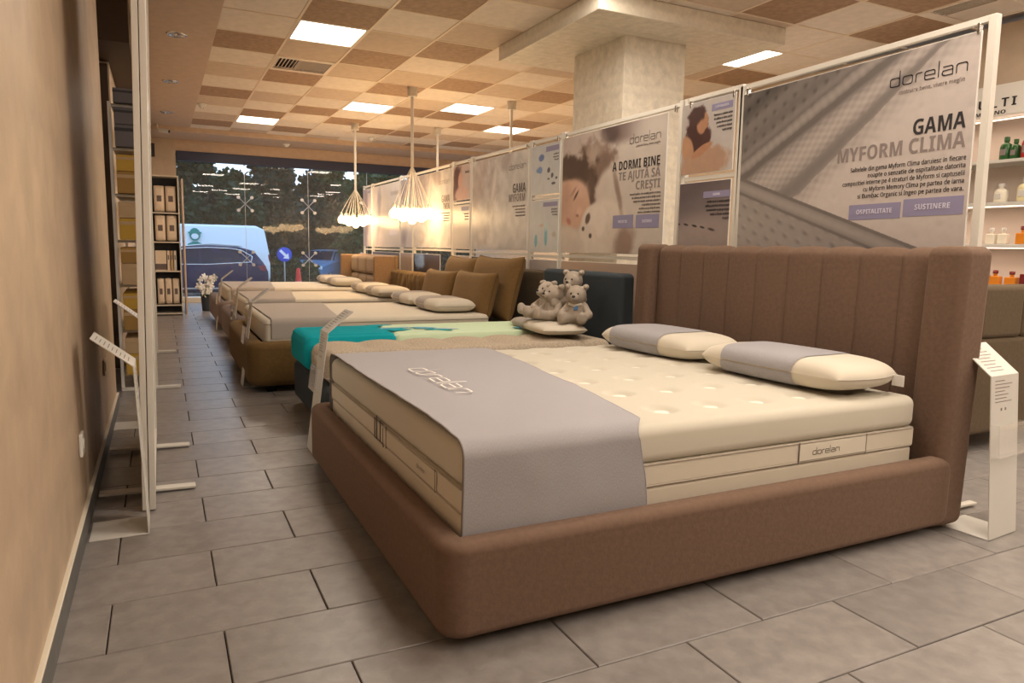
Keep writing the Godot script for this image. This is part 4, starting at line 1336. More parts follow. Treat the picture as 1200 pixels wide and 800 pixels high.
func quilt_picture(w: int, h: int) -> ImageTexture:   # folded mattress fabrics, seen close
	var nz := FastNoiseLite.new()
	nz.seed = 9
	nz.frequency = 0.05
	var im := Image.create(w, h, false, Image.FORMAT_RGB8)
	for y in h:
		for x in w:
			var u := float(x) / w * 1.355
			var v := float(y) / h * 0.94
			var s := 0.451 * u + 0.892 * v + 0.006 * nz.get_noise_2d(x * 0.4, y * 0.4)
			var al := 0.892 * u - 0.451 * v
			var se := lerpf(0.735, 0.555, clampf((al - 0.134) / 0.9, 0.0, 1.0))   # lower edge of the broad roll
			var s2 := 0.47 + 0.66 * (se - 0.47)
			var k := 0.0
			if s < 0.355:
				k = 0.105 + 0.10 * smoothstep(0.0, 0.33, s) - 0.06 * smoothstep(0.325, 0.355, s)
				k += 0.03 * sin(s * 40.0)
				var p := Vector2(fposmod(s * 15.0, 1.0) - 0.5, fposmod(al * 13.0 + 0.5 * floorf(s * 15.0), 1.0) - 0.5)
				k -= 0.07 * exp(-p.length_squared() * 24.0) - 0.03 * exp(-(p - Vector2(0.2, 0.1)).length_squared() * 30.0)
			elif s < 0.42:
				k = 0.19 + 0.12 * sin((s - 0.355) / 0.065 * PI) + 0.012 * sin(al * 130.0)
			elif s < 0.47:
				k = 0.155 + 0.10 * smoothstep(0.445, 0.47, s)
			elif s < s2:
				var q := (s - 0.47) / (s2 - 0.47)
				k = 0.27 + 0.13 * sin(q * PI) + 0.045 * sin(al * 95.0) * sin(s * 150.0)
			elif s < se:
				k = 0.25 - 0.05 * sin((s - s2) / (se - s2) * PI)
			else:
				var q := s - se
				k = 0.38 + 0.13 * smoothstep(0.0, 0.12, q) - 0.03 * smoothstep(0.3, 0.9, q) + 0.035 * sin(al * 95.0) * sin(s * 130.0) * smoothstep(0.16, 0.02, q)
				var p := Vector2(fposmod(s * 7.5, 1.0) - 0.5, fposmod(al * 8.0 + 0.5 * floorf(s * 7.5), 1.0) - 0.5)
				k -= 0.06 * exp(-p.length_squared() * 60.0) - 0.035 * exp(-(p - Vector2(0.10, -0.05)).length_squared() * 50.0)
			var t := v - 0.485 - (u - 0.0345) * 0.369   # the border of another mattress across the lower left corner
			if t > 0.0 and v > 0.40:
				var k2 := 0.0
				if t < 0.018: k2 = 0.17
				elif t < 0.085: k2 = 0.23 + 0.09 * sin((t - 0.018) / 0.067 * PI)
				elif t < 0.10: k2 = 0.17
				else:
					k2 = 0.30 + 0.05 * smoothstep(0.10, 0.3, t)
					var p := Vector2(fposmod(t * 16.0, 1.0) - 0.5, fposmod(u * 11.0 + 0.5 * floorf(t * 16.0), 1.0) - 0.5)
					k2 -= 0.11 * exp(-p.length_squared() * 22.0) - 0.04 * exp(-(p - Vector2(-0.2, 0.1)).length_squared() * 30.0)
				k = k2
			k *= 1.0 + 0.05 * nz.get_noise_2d(x, y)
			im.set_pixel(x, y, lin(k * 1.04, k * 0.92, k * 0.86))
	return ImageTexture.create_from_image(im)

func poster(label: String, zc: float, w: float, y0: float, y1: float, tex, group := "") -> Node3D:
	var t := thing("poster", label, "poster", Vector3(2.978, y0, zc), -PI / 2, group)
	var h := y1 - y0
	obj("panel", MB.new().rb(Vector3(0, h / 2, -0.004), Vector3(w, h, 0.008), 0.0015), S.white_plastic, t)
	var m := mat("print_%s" % t.name, Color.WHITE, 0.28)
	m.albedo_texture = tex
	m.texture_repeat = false
	m.metallic_specular = 0.35
	obj("print", MB.new().quad(Vector3(-w / 2 + 0.003, h - 0.003, 0.0006), Vector3(w / 2 - 0.003, h - 0.003, 0.0006), Vector3(w / 2 - 0.003, 0.003, 0.0006), Vector3(-w / 2 + 0.003, 0.003, 0.0006)), m, t)
	return t

# writing placed by its world height and depth on a poster
func put_words(t: Node3D, text: String, z_right: float, y: float, height: float, m: Material, squeeze := 0.8, bold := false, called := "lettering", z_left := 99.0) -> void:
	var small := called == "small_print" or called == "strapline"
	var o := words(text, height * (0.72 if small else 1.0), m, t, Vector3(z_right - t.position.z, y - t.position.y, 0.0018), 2, squeeze, bold, called)
	if small: o.set_meta("kind", "stuff")
	if z_left < 90.0: o.scale.x = (z_right - z_left) / maxf(o.mesh.get_aabb().size.x, 0.001)

func put_mark(t: Node3D, z0: float, z1: float, y: float, m: Material) -> void:
	var s := (z1 - z0) / 9.65
	var o := obj("wordmark", wordmark(s, 0.13), m, t)
	o.position = Vector3(z0 - t.position.z, y - t.position.y, 0.0022)

func put_box(t: Node3D, z0: float, z1: float, y0: float, y1: float, m: Material, called := "button_box") -> void:
	var o := obj(called, MB.new().rb(Vector3.ZERO, Vector3(z1 - z0, y1 - y0, 0.0012), 0.0005), m, t)
	o.position = Vector3((z0 + z1) / 2 - t.position.z, (y0 + y1) / 2 - t.position.y, 0.0012)

func frame_bay(label: String, za: float, zb: float, bars: Array) -> Node3D:   # za nearer
	var t := thing("display_frame", label, "display frame", Vector3(3.0, 0, (za + zb) / 2), 0, "white display frames of the poster wall")
	var w := (za - zb) / 2 - 0.018
	for s in [-1, 1]:
		obj("post", MB.new().rb(Vector3(0, 1.05, s * w), Vector3(0.034, 2.10, 0.034), 0.003), S.white_paint, t)
		obj("foot_plate", MB.new().rb(Vector3(0, 0.005, s * w), Vector3(0.30, 0.010, 0.034), 0.002), S.white_paint, t)
	for y in bars:
		obj("crossbar", MB.new().rb(Vector3(0, y, 0), Vector3(0.026, 0.026, 2 * w - 0.034), 0.002), S.white_paint, t)
	for s in [-1, 1]:
		obj("clip", MB.new().rb(Vector3(-0.016, 2.055, s * (w - 0.05)), Vector3(0.022, 0.045, 0.014), 0.003), S.chrome, t)
	return t

func divider() -> void:
	var fe := frame_bay("white display frame holding the large mattress poster at the right end", 0.262, -1.182, [1.02, 2.088])
	fe.rotation.x = -0.016
	frame_bay("narrow white frame with two small posters left of the mattress poster", -1.192, -1.716, [1.03, 1.585, 2.088])
	frame_bay("white frame holding the poster of the sleeping child", -1.732, -3.292, [1.06, 2.075])
	frame_bay("narrow white frame with two pale diagram posters beside the sleeping child", -3.296, -3.868, [1.05, 1.575, 2.075])
	frame_bay("white frame holding the glowing pale poster behind the olive cushions", -3.872, -5.272, [1.062, 2.075])
	frame_bay("narrow white frame with a reddish poster above a text poster", -5.276, -5.832, [1.068, 1.62, 2.075])
	frame_bay("white frame holding the pale poster above the crushed velvet headboard", -5.836, -7.302, [1.075, 2.075])
	frame_bay("narrow white frame behind the nearest pendant", -7.306, -7.868, [1.07, 1.60, 2.075])
	frame_bay("white frame holding the pale portrait poster behind the tan bed", -7.872, -9.398, [1.06, 2.075])
	frame_bay("narrow white frame at the window end of the poster wall", -9.402, -9.968, [1.05, 1.58, 2.075])
	# E: mattress close up
	var e := poster("large poster of folded quilted mattress fabric with dark wordmark and two lilac boxes", -0.487, 1.355, 1.105, 2.045, quilt_picture(420, 290))
	e.rotation.z = 0.016
	put_mark(e, -0.215, 0.142, 1.893, S.ink)
	put_words(e, "costruire bene, vivere meglio", 0.137, 1.862, 0.024, S.ink_grey, 0.98, false, "strapline")
	put_words(e, "GAMA", 0.155, 1.690, 0.068, S.ink, 0.92, true, "lettering", -0.083)
	put_words(e, "MYFORM CLIMA", 0.160, 1.608, 0.066, S.ink_grey, 0.93, true, "lettering", -0.482)
	var para := ["Saltelele din gama Myform Clima daruiesc in fiecare", "noapte o senzatie de ospitalitate datorita", "compozitiei interne pe 4 straturi de Myform si captuselii", "cu Myform Memory Clima pe partea de iarna", "si Bumbac Organic si Ingeo pe partea de vara."]
	for k in 5: put_words(e, para[k], 0.17, 1.532 - 0.0325 * k, 0.029, S.ink, 0.78, false, "small_print", [-0.40, -0.30, -0.44, -0.32, -0.35][k])
	put_box(e, -0.396, -0.117, 1.288, 1.362, S.lilac)
	put_box(e, -0.105, 0.174, 1.292, 1.372, S.lilac)
	words("OSPITALITATE", 0.022, S.lilac_text, e, Vector3(-0.256 - e.position.z, 1.326 - e.position.y, 0.003), 1, 0.95, true)
	words("SUSTINERE", 0.024, S.lilac_text, e, Vector3(0.035 - e.position.z, 1.333 - e.position.y, 0.003), 1, 0.95, true)
	# D: woman, and a dim room
	var sk := lin(0.42, 0.22, 0.13)
	var d1 := poster("small poster of a long haired woman hugging a pillow", -1.480, 0.475, 1.612, 2.06, paint(150, 142, func(u, v): return lin(0.40, 0.36, 0.34).lerp(lin(0.52, 0.48, 0.46), u), [
		dab(0.30, 0.42, 0.22, 0.34, 0.1, lin(0.07, 0.035, 0.03), 0.15, 0.35), dab(0.40, 0.30, 0.11, 0.15, 0.2, sk, 0.15, 0.05), dab(0.26, 0.18, 0.17, 0.12, -0.3, lin(0.075, 0.04, 0.035), 0.2, 0.3),
		dab(0.48, 0.55, 0.08, 0.20, 0.3, lin(0.08, 0.04, 0.035), 0.2, 0.3), dab(0.12, 0.66, 0.12, 0.22, -0.3, lin(0.44, 0.25, 0.15), 0.15, 0.1), dab(0.45, 0.88, 0.50, 0.22, -0.15, lin(0.42, 0.27, 0.19), 0.15, 0.15), dab(0.40, 0.68, 0.22, 0.06, -0.4, sk, 0.15, 0.05)], 3), "small posters in the narrow frames")
	put_box(d1, -1.447, -1.264, 1.981, 2.022, S.lilac)
	words("PERFORMANTA", 0.013, S.lilac_text, d1, Vector3(-1.355 + 1.480, 2.0015 - 1.612, 0.003), 1, 0.9, true)
	for k in 5: put_words(d1, ["formeaza o unitate activa", "de odihna si ofera sprijin", "pentru fiecare pozitie", "a corpului pe timpul", "noptii intregi"][k], -1.262, 1.955 - 0.024 * k, 0.019, S.ink, 0.75, false, "small_print")
	var d2 := poster("small dim brown poster with a lilac box below the long haired woman", -1.480, 0.475, 1.06, 1.56, paint(150, 150, func(u, v): return lin(0.12, 0.095, 0.10).lerp(lin(0.34, 0.29, 0.28), clampf(v * 1.1 + u * 0.4 - 0.2, 0, 1)), [
		dab(0.5, 0.75, 0.7, 0.3, 0.0, lin(0.33, 0.27, 0.25), 0.5, 0.1), dab(0.0, 0.52, 0.04, 0.012, 0.2, lin(0.03, 0.03, 0.03), 0.3), dab(0.16, 0.53, 0.05, 0.012, 0.2, lin(0.03, 0.03, 0.03), 0.3), dab(0.34, 0.55, 0.05, 0.012, 0.2, lin(0.03, 0.03, 0.03), 0.3), dab(0.50, 0.57, 0.05, 0.012, 0.2, lin(0.04, 0.04, 0.04), 0.3), dab(0.68, 0.6, 0.06, 0.014, 0.2, lin(0.07, 0.06, 0.06), 0.5)], 4), "small posters in the narrow frames")
	put_box(d2, -1.482, -1.242, 1.455, 1.495, S.lilac)
	words("IGIENA", 0.014, S.lilac_text, d2, Vector3(-1.362 + 1.480, 1.475 - 1.06, 0.003), 1, 0.9, true)
	for k in 5: put_words(d2, ["mediu curat si sanatos pentru", "odihna, pastrand aerul proaspat", "si materialele uscate pe timpul", "noptii, in fiecare anotimp", "al anului"][k], -1.242, 1.432 - 0.026 * k, 0.020, S.ink, 0.75, false, "small_print")
	# C: sleeping child with plush
	var skin := lin(0.60, 0.38, 0.28)
	var hair := lin(0.10, 0.065, 0.05)
	var c := poster("large poster of a sleeping child cuddling a pale plush dog, with dark headline", -2.573, 1.395, 1.09, 2.045, paint(260, 178, func(u, v): return lin(0.50, 0.43, 0.38).lerp(lin(0.56, 0.50, 0.45), smoothstep(0.3, 0.8, u)), [
		dab(0.76, 0.0, 0.36, 0.15, 0.05, lin(0.17, 0.12, 0.11), 0.3, 0.1), dab(0.50, 0.05, 0.09, 0.07, 0.4, lin(0.10, 0.07, 0.065), 0.4, 0.1), dab(0.10, 0.08, 0.34, 0.17, 0.2, lin(0.50, 0.42, 0.38), 0.4, 0.1), dab(0.92, 0.55, 0.30, 0.7, 0.0, lin(0.54, 0.48, 0.43), 0.4, 0.05),
		dab(0.35, 0.26, 0.18, 0.16, 0.5, lin(0.26, 0.18, 0.14), 0.5, 0.7), dab(0.34, 0.20, 0.07, 0.08, 0.5, lin(0.42, 0.33, 0.27), 0.6, 0.6), dab(0.42, 0.32, 0.08, 0.16, 0.5, lin(0.22, 0.15, 0.12), 0.5, 0.7), dab(0.12, 0.30, 0.26, 0.15, 0.25, hair, 0.3, 0.6), dab(0.26, 0.36, 0.10, 0.10, 0.7, hair, 0.4, 0.6), dab(0.33, 0.52, 0.045, 0.17, -0.15, lin(0.13, 0.085, 0.07), 0.4, 0.5),
		dab(0.10, 0.57, 0.22, 0.20, 0.55, skin, 0.10, 0.03), dab(0.20, 0.60, 0.12, 0.16, -0.35, skin, 0.15, 0.03), dab(0.17, 0.72, 0.07, 0.08, 0.3, lin(0.58, 0.36, 0.27), 0.4, 0.03), dab(0.20, 0.45, 0.10, 0.06, 0.6, lin(0.66, 0.44, 0.34), 0.6, 0.03), dab(0.03, 0.55, 0.07, 0.16, 0.0, lin(0.52, 0.32, 0.24), 0.6, 0.05), dab(0.165, 0.505, 0.045, 0.010, -1.0, lin(0.10, 0.06, 0.05), 0.5), dab(0.135, 0.47, 0.045, 0.012, -0.9, lin(0.40, 0.25, 0.19), 0.6), dab(0.205, 0.645, 0.03, 0.04, 0.2, lin(0.66, 0.43, 0.33), 0.5), dab(0.185, 0.68, 0.018, 0.012, 0.2, lin(0.34, 0.19, 0.14), 0.5), dab(0.085, 0.725, 0.035, 0.022, 0.9, lin(0.45, 0.19, 0.15), 0.5),
		dab(0.50, 0.48, 0.11, 0.17, 0.2, lin(0.58, 0.50, 0.44), 0.25, 0.1), dab(0.47, 0.84, 0.25, 0.28, 0.0, lin(0.66, 0.575, 0.50), 0.12, 0.08), dab(0.37, 0.74, 0.13, 0.15, 0.4, lin(0.70, 0.61, 0.54), 0.12, 0.05), dab(0.58, 0.86, 0.10, 0.16, 0.2, lin(0.60, 0.51, 0.44), 0.4, 0.1), dab(0.30, 0.87, 0.11, 0.11, 0.4, lin(0.66, 0.57, 0.50), 0.2, 0.08), dab(0.302, 0.71, 0.024, 0.045, 0.25, lin(0.14, 0.09, 0.075), 0.3), dab(0.255, 0.795, 0.014, 0.018, 0.0, lin(0.09, 0.06, 0.05), 0.4), dab(0.335, 0.855, 0.015, 0.020, 0.0, lin(0.09, 0.06, 0.05), 0.4), dab(0.60, 0.52, 0.02, 0.17, -0.25, lin(0.30, 0.22, 0.18), 0.7, 0.3), dab(0.67, 0.92, 0.08, 0.15, 0.25, lin(0.30, 0.21, 0.17), 0.4, 0.2), dab(0.08, 0.95, 0.20, 0.17, 0.35, lin(0.60, 0.51, 0.44), 0.15, 0.05)], 5))
	put_mark(c, -2.302, -1.945, 1.887, S.ink_brown)
	put_words(c, "costruire bene, vivere meglio", -1.945, 1.862, 0.022, S.ink_grey, 0.98, false, "strapline")
	put_words(c, "A DORMI BINE", -1.935, 1.738, 0.064, S.ink, 0.86, true, "lettering", -2.509)
	put_words(c, "TE AJUTĂ SĂ", -1.930, 1.660, 0.060, S.ink_grey, 0.82, true, "lettering", -2.43)
	put_words(c, "CREȘTI", -1.925, 1.583, 0.060, S.ink_grey, 0.82, true, "lettering", -2.205)
	for k in 6: put_words(c, ["Somnul copiilor este esential pentru crestere,", "iar salteaua potrivita ii ofera sprijin corect", "noapte de noapte, materiale naturale si", "o suprafata racoroasa vara", "si calduroasa pe timp de iarna,", "pentru o dezvoltare armonioasa"][k], -1.915, 1.522 - 0.026 * k, 0.021, S.ink_brown, 0.85, false, "small_print")
	put_box(c, -2.486, -2.224, 1.282, 1.378, S.lilac)
	put_box(c, -2.192, -1.922, 1.280, 1.374, S.lilac)
	words("PROTECTIE", 0.02, S.lilac_text, c, Vector3(-2.355 + 2.573, 1.33 - 1.09, 0.003), 1, 0.8, true)
	words("SUSTINERE", 0.02, S.lilac_text, c, Vector3(-2.057 + 2.573, 1.327 - 1.09, 0.003), 1, 0.8, true)
	# B: diagrams
	var pale := func(u, v): return lin(0.52, 0.53, 0.54).lerp(lin(0.60, 0.60, 0.59), v)
	var b1 := poster("small pale poster with lilac box and blue diagrams beside the sleeping child", -3.582, 0.525, 1.60, 2.035, paint(120, 100, pale, [dab(0.35, 0.25, 0.10, 0.07, 0.0, lin(0.16, 0.22, 0.42), 0.1, 0.3), dab(0.30, 0.50, 0.10, 0.06, 0.0, lin(0.20, 0.30, 0.50), 0.2, 0.5), dab(0.62, 0.52, 0.05, 0.05, 0, lin(0.12, 0.12, 0.13), 0.1, 0.6), dab(0.75, 0.64, 0.05, 0.05, 0, lin(0.12, 0.12, 0.13), 0.1, 0.6), dab(0.62, 0.70, 0.04, 0.02, 0, lin(0.12, 0.12, 0.13), 0.1, 0.6), dab(0.8, 0.80, 0.06, 0.02, 0, lin(0.12, 0.12, 0.13), 0.1, 0.6), dab(0.9, 0.70, 0.04, 0.03, 0, lin(0.12, 0.12, 0.13), 0.1, 0.6)], 6), "small posters in the narrow frames")
	put_box(b1, -3.57, -3.34, 1.965, 2.01, S.lilac)
	for k in 3: put_words(b1, ["zone diferite de", "sustinere pentru", "fiecare parte"][k], -3.34, 1.935 - 0.024 * k, 0.019, S.ink_grey, 0.7, false, "small_print")
	var b2 := poster("small pale poster with teal bottles drawn on it, below the blue diagrams", -3.582, 0.525, 1.085, 1.552, paint(120, 106, pale, [dab(0.22, 0.78, 0.05, 0.13, 0, lin(0.16, 0.40, 0.48), 0.1), dab(0.58, 0.66, 0.05, 0.22, 0, lin(0.18, 0.44, 0.52), 0.1), dab(0.58, 0.50, 0.035, 0.10, 0, lin(0.45, 0.60, 0.60), 0.1), dab(0.40, 0.48, 0.08, 0.03, 0, lin(0.55, 0.42, 0.36), 0.2, 0.5), dab(0.85, 0.66, 0.07, 0.05, 0, lin(0.50, 0.45, 0.38), 0.3, 0.5)], 7), "small posters in the narrow frames")
	put_box(b2, -3.60, -3.34, 1.49, 1.528, S.lilac)
	for k in 3: put_words(b2, ["igiena completa si", "materiale naturale", "usor de ingrijit"][k], -3.34, 1.465 - 0.024 * k, 0.019, S.ink_grey, 0.7, false, "small_print")
	var b3 := poster("small low poster of grey drapery with a dark diagonal fold, behind the plush bears", -3.582, 0.525, 0.30, 1.02, paint(110, 150, func(u, v): return lin(0.36, 0.31, 0.30).lerp(lin(0.50, 0.44, 0.41), u), [dab(0.5, 0.46, 0.6, 0.045, 0.55, lin(0.05, 0.035, 0.06), 0.3, 0.2), dab(0.3, 0.26, 0.5, 0.04, 0.3, lin(0.30, 0.22, 0.19), 0.6, 0.2), dab(0.7, 0.8, 0.5, 0.12, 0.5, lin(0.30, 0.25, 0.25), 0.5, 0.2)], 8), "small posters in the narrow frames")
	# A, G, I: pale embossed posters
	var relief := func(sd: int) -> ImageTexture:
		return paint(180, 126, func(u, v):
			var k: float = 0.56 + 0.05 * sin(u * 9.0 + v * 5.0) * smoothstep(0.7, 0.2, u)
			return lin(k, k * 0.94, k * 0.88), [dab(0.10, 0.30, 0.14, 0.50, 0.5, lin(0.44, 0.37, 0.33), 0.6, 0.5), dab(0.42, 0.28, 0.07, 0.34, 0.2, lin(0.45, 0.39, 0.35), 0.7, 0.9), dab(0.43, 0.28, 0.035, 0.22, 0.2, lin(0.62, 0.57, 0.52), 0.5, 0.9), dab(0.20, 0.85, 0.12, 0.09, 0.0, lin(0.46, 0.40, 0.35), 0.8, 0.4), dab(0.20, 0.85, 0.07, 0.05, 0.0, lin(0.60, 0.55, 0.49), 0.6, 0.4), dab(0.64, 0.06, 0.10, 0.10, 0.6, lin(0.42, 0.36, 0.33), 0.5, 0.2)], sd, 0.10)
	for q in [[-4.572, 1.33, "large pale embossed poster behind the olive cushions", 11, S.ink_brown], [-6.569, 1.39, "large pale embossed poster above the crushed velvet headboard", 12, S.ink_grey]]:
		var p := poster(q[2], q[0], q[1], 1.10, 2.035, relief.call(q[3]), "pale embossed posters")
		var r: float = q[0] + q[1] / 2 - 0.045
		put_mark(p, r - 0.36, r, 1.87, q[4])
		put_words(p, "GAMA", r, 1.688, 0.085, q[4], 0.8, true)
		put_words(p, "MYFORM" if q[3] == 11 else "TWIN", r, 1.598, 0.075, S.ink_grey, 0.8, true)
		for k in 4: put_words(p, ["O gama de saltele care asigura sprijin", "corect pe toata durata noptii", "datorita straturilor interne", "realizate pe zone de confort"][k], r, 1.52 - 0.03 * k, 0.022, S.ink_grey, 0.75, false, "small_print")
	var i := poster("large pale poster with a blurred grey figure behind the tan bed", -8.635, 1.45, 1.09, 2.035, paint(150, 98, func(u, v): return lin(0.50, 0.45, 0.42).lerp(lin(0.60, 0.55, 0.50), u), [dab(0.22, 0.45, 0.10, 0.40, 0.1, lin(0.26, 0.25, 0.29), 0.5, 0.3), dab(0.12, 0.55, 0.10, 0.40, 0.0, lin(0.40, 0.38, 0.40), 0.6, 0.3)], 13))
	put_mark(i, -8.33, -7.97, 1.86, S.ink_grey)
	put_words(i, "GAMA", -7.97, 1.66, 0.075, S.ink_grey, 0.8, true)
	for k in 3: put_words(i, ["Confort si sprijin pentru", "fiecare moment al noptii", "in toate anotimpurile"][k], -7.97, 1.56 - 0.03 * k, 0.022, S.ink_grey, 0.75, false, "small_print")
	put_box(i, -8.40, -7.99, 1.27, 1.35, S.lilac_text)
	# F, H, J: narrow ones
	var f1 := poster("small poster of a red haired woman above a pale text poster", -5.554, 0.505, 1.645, 2.035, paint(110, 86, func(u, v): return lin(0.50, 0.40, 0.37), [dab(0.2, 0.5, 0.24, 0.6, 0.1, lin(0.10, 0.04, 0.03), 0.3, 0.3), dab(0.42, 0.42, 0.13, 0.25, 0.1, lin(0.55, 0.33, 0.25), 0.3, 0.1), dab(0.5, 0.85, 0.4, 0.25, 0.0, lin(0.55, 0.36, 0.29), 0.3, 0.2)], 14), "small posters in the narrow frames")
	put_words(f1, "dorelan", -5.33, 1.95, 0.03, S.ink_grey, 0.8)
	var f2 := poster("small pale text poster below the red haired woman", -5.554, 0.505, 1.095, 1.595, paint(60, 60, func(u, v): return lin(0.56, 0.50, 0.44), [], 15), "small posters in the narrow frames")
	put_box(f2, -5.55, -5.33, 1.525, 1.57, S.lilac)
	for k in 3: put_words(f2, ["materiale de calitate", "pentru odihna ta", "in fiecare noapte"][k], -5.33, 1.49 - 0.03 * k, 0.02, S.ink_grey, 0.75, false, "small_print")
	for q in [[-7.587, 0.51, "upper small poster behind the nearest pendant", "lower small poster behind the nearest pendant", 16], [-9.685, 0.51, "upper small lilac grey poster at the window end", "lower small lilac grey poster at the window end", 18]]:
		for k in 2:
			var y0: float = [1.62, 1.095][k]
			var y1: float = [2.035, 1.575][k]
			var p := poster(q[2 + k], q[0], q[1], y0, y1, paint(60, 60, func(u, v): return lin(0.34, 0.31, 0.34).lerp(lin(0.52, 0.47, 0.45), v), [dab(0.3, 0.5, 0.25, 0.5, 0.1, lin(0.28, 0.22, 0.22), 0.5, 0.3)], q[4] + k), "small posters in the narrow frames")
			put_box(p, q[0] + 0.02, q[0] + 0.22, y1 - 0.075, y1 - 0.04, S.lilac)
	# the low row
	for q in [[-2.52, 1.46, "low poster of pale skin tones under the sleeping child", lin(0.55, 0.40, 0.30), lin(0.42, 0.32, 0.26)], [-4.572, 1.33, "low dark poster hidden behind the olive cushions", lin(0.06, 0.05, 0.06), lin(0.20, 0.15, 0.12)], [-6.75, 1.03, "low dark poster with a blue picture above the crushed velvet headboard", lin(0.03, 0.03, 0.04), lin(0.05, 0.04, 0.05)], [-5.554, 0.505, "low small beige poster right of the dark blue one", lin(0.40, 0.32, 0.27), lin(0.45, 0.36, 0.30)], [-7.587, 0.51, "low small beige poster left of the dark blue one", lin(0.42, 0.33, 0.28), lin(0.36, 0.28, 0.24)], [-8.635, 1.45, "low dark poster behind the wings of the tan bed", lin(0.05, 0.045, 0.05), lin(0.12, 0.10, 0.09)]]:
		var p := poster(q[2], q[0], q[1], 0.30, 1.02, paint(90, 70, func(u, v): return (q[3] as Color).lerp(q[4], u), [dab(0.25, 0.12, 0.18, 0.16, 0.3, lin(0.20, 0.32, 0.60), 0.4, 0.7)] if q[1] == 1.03 else [dab(0.5, 0.5, 0.3, 0.2, 0.3, q[4], 0.5, 0.5)], 20 + int(-q[0])), "low posters of the poster wall")

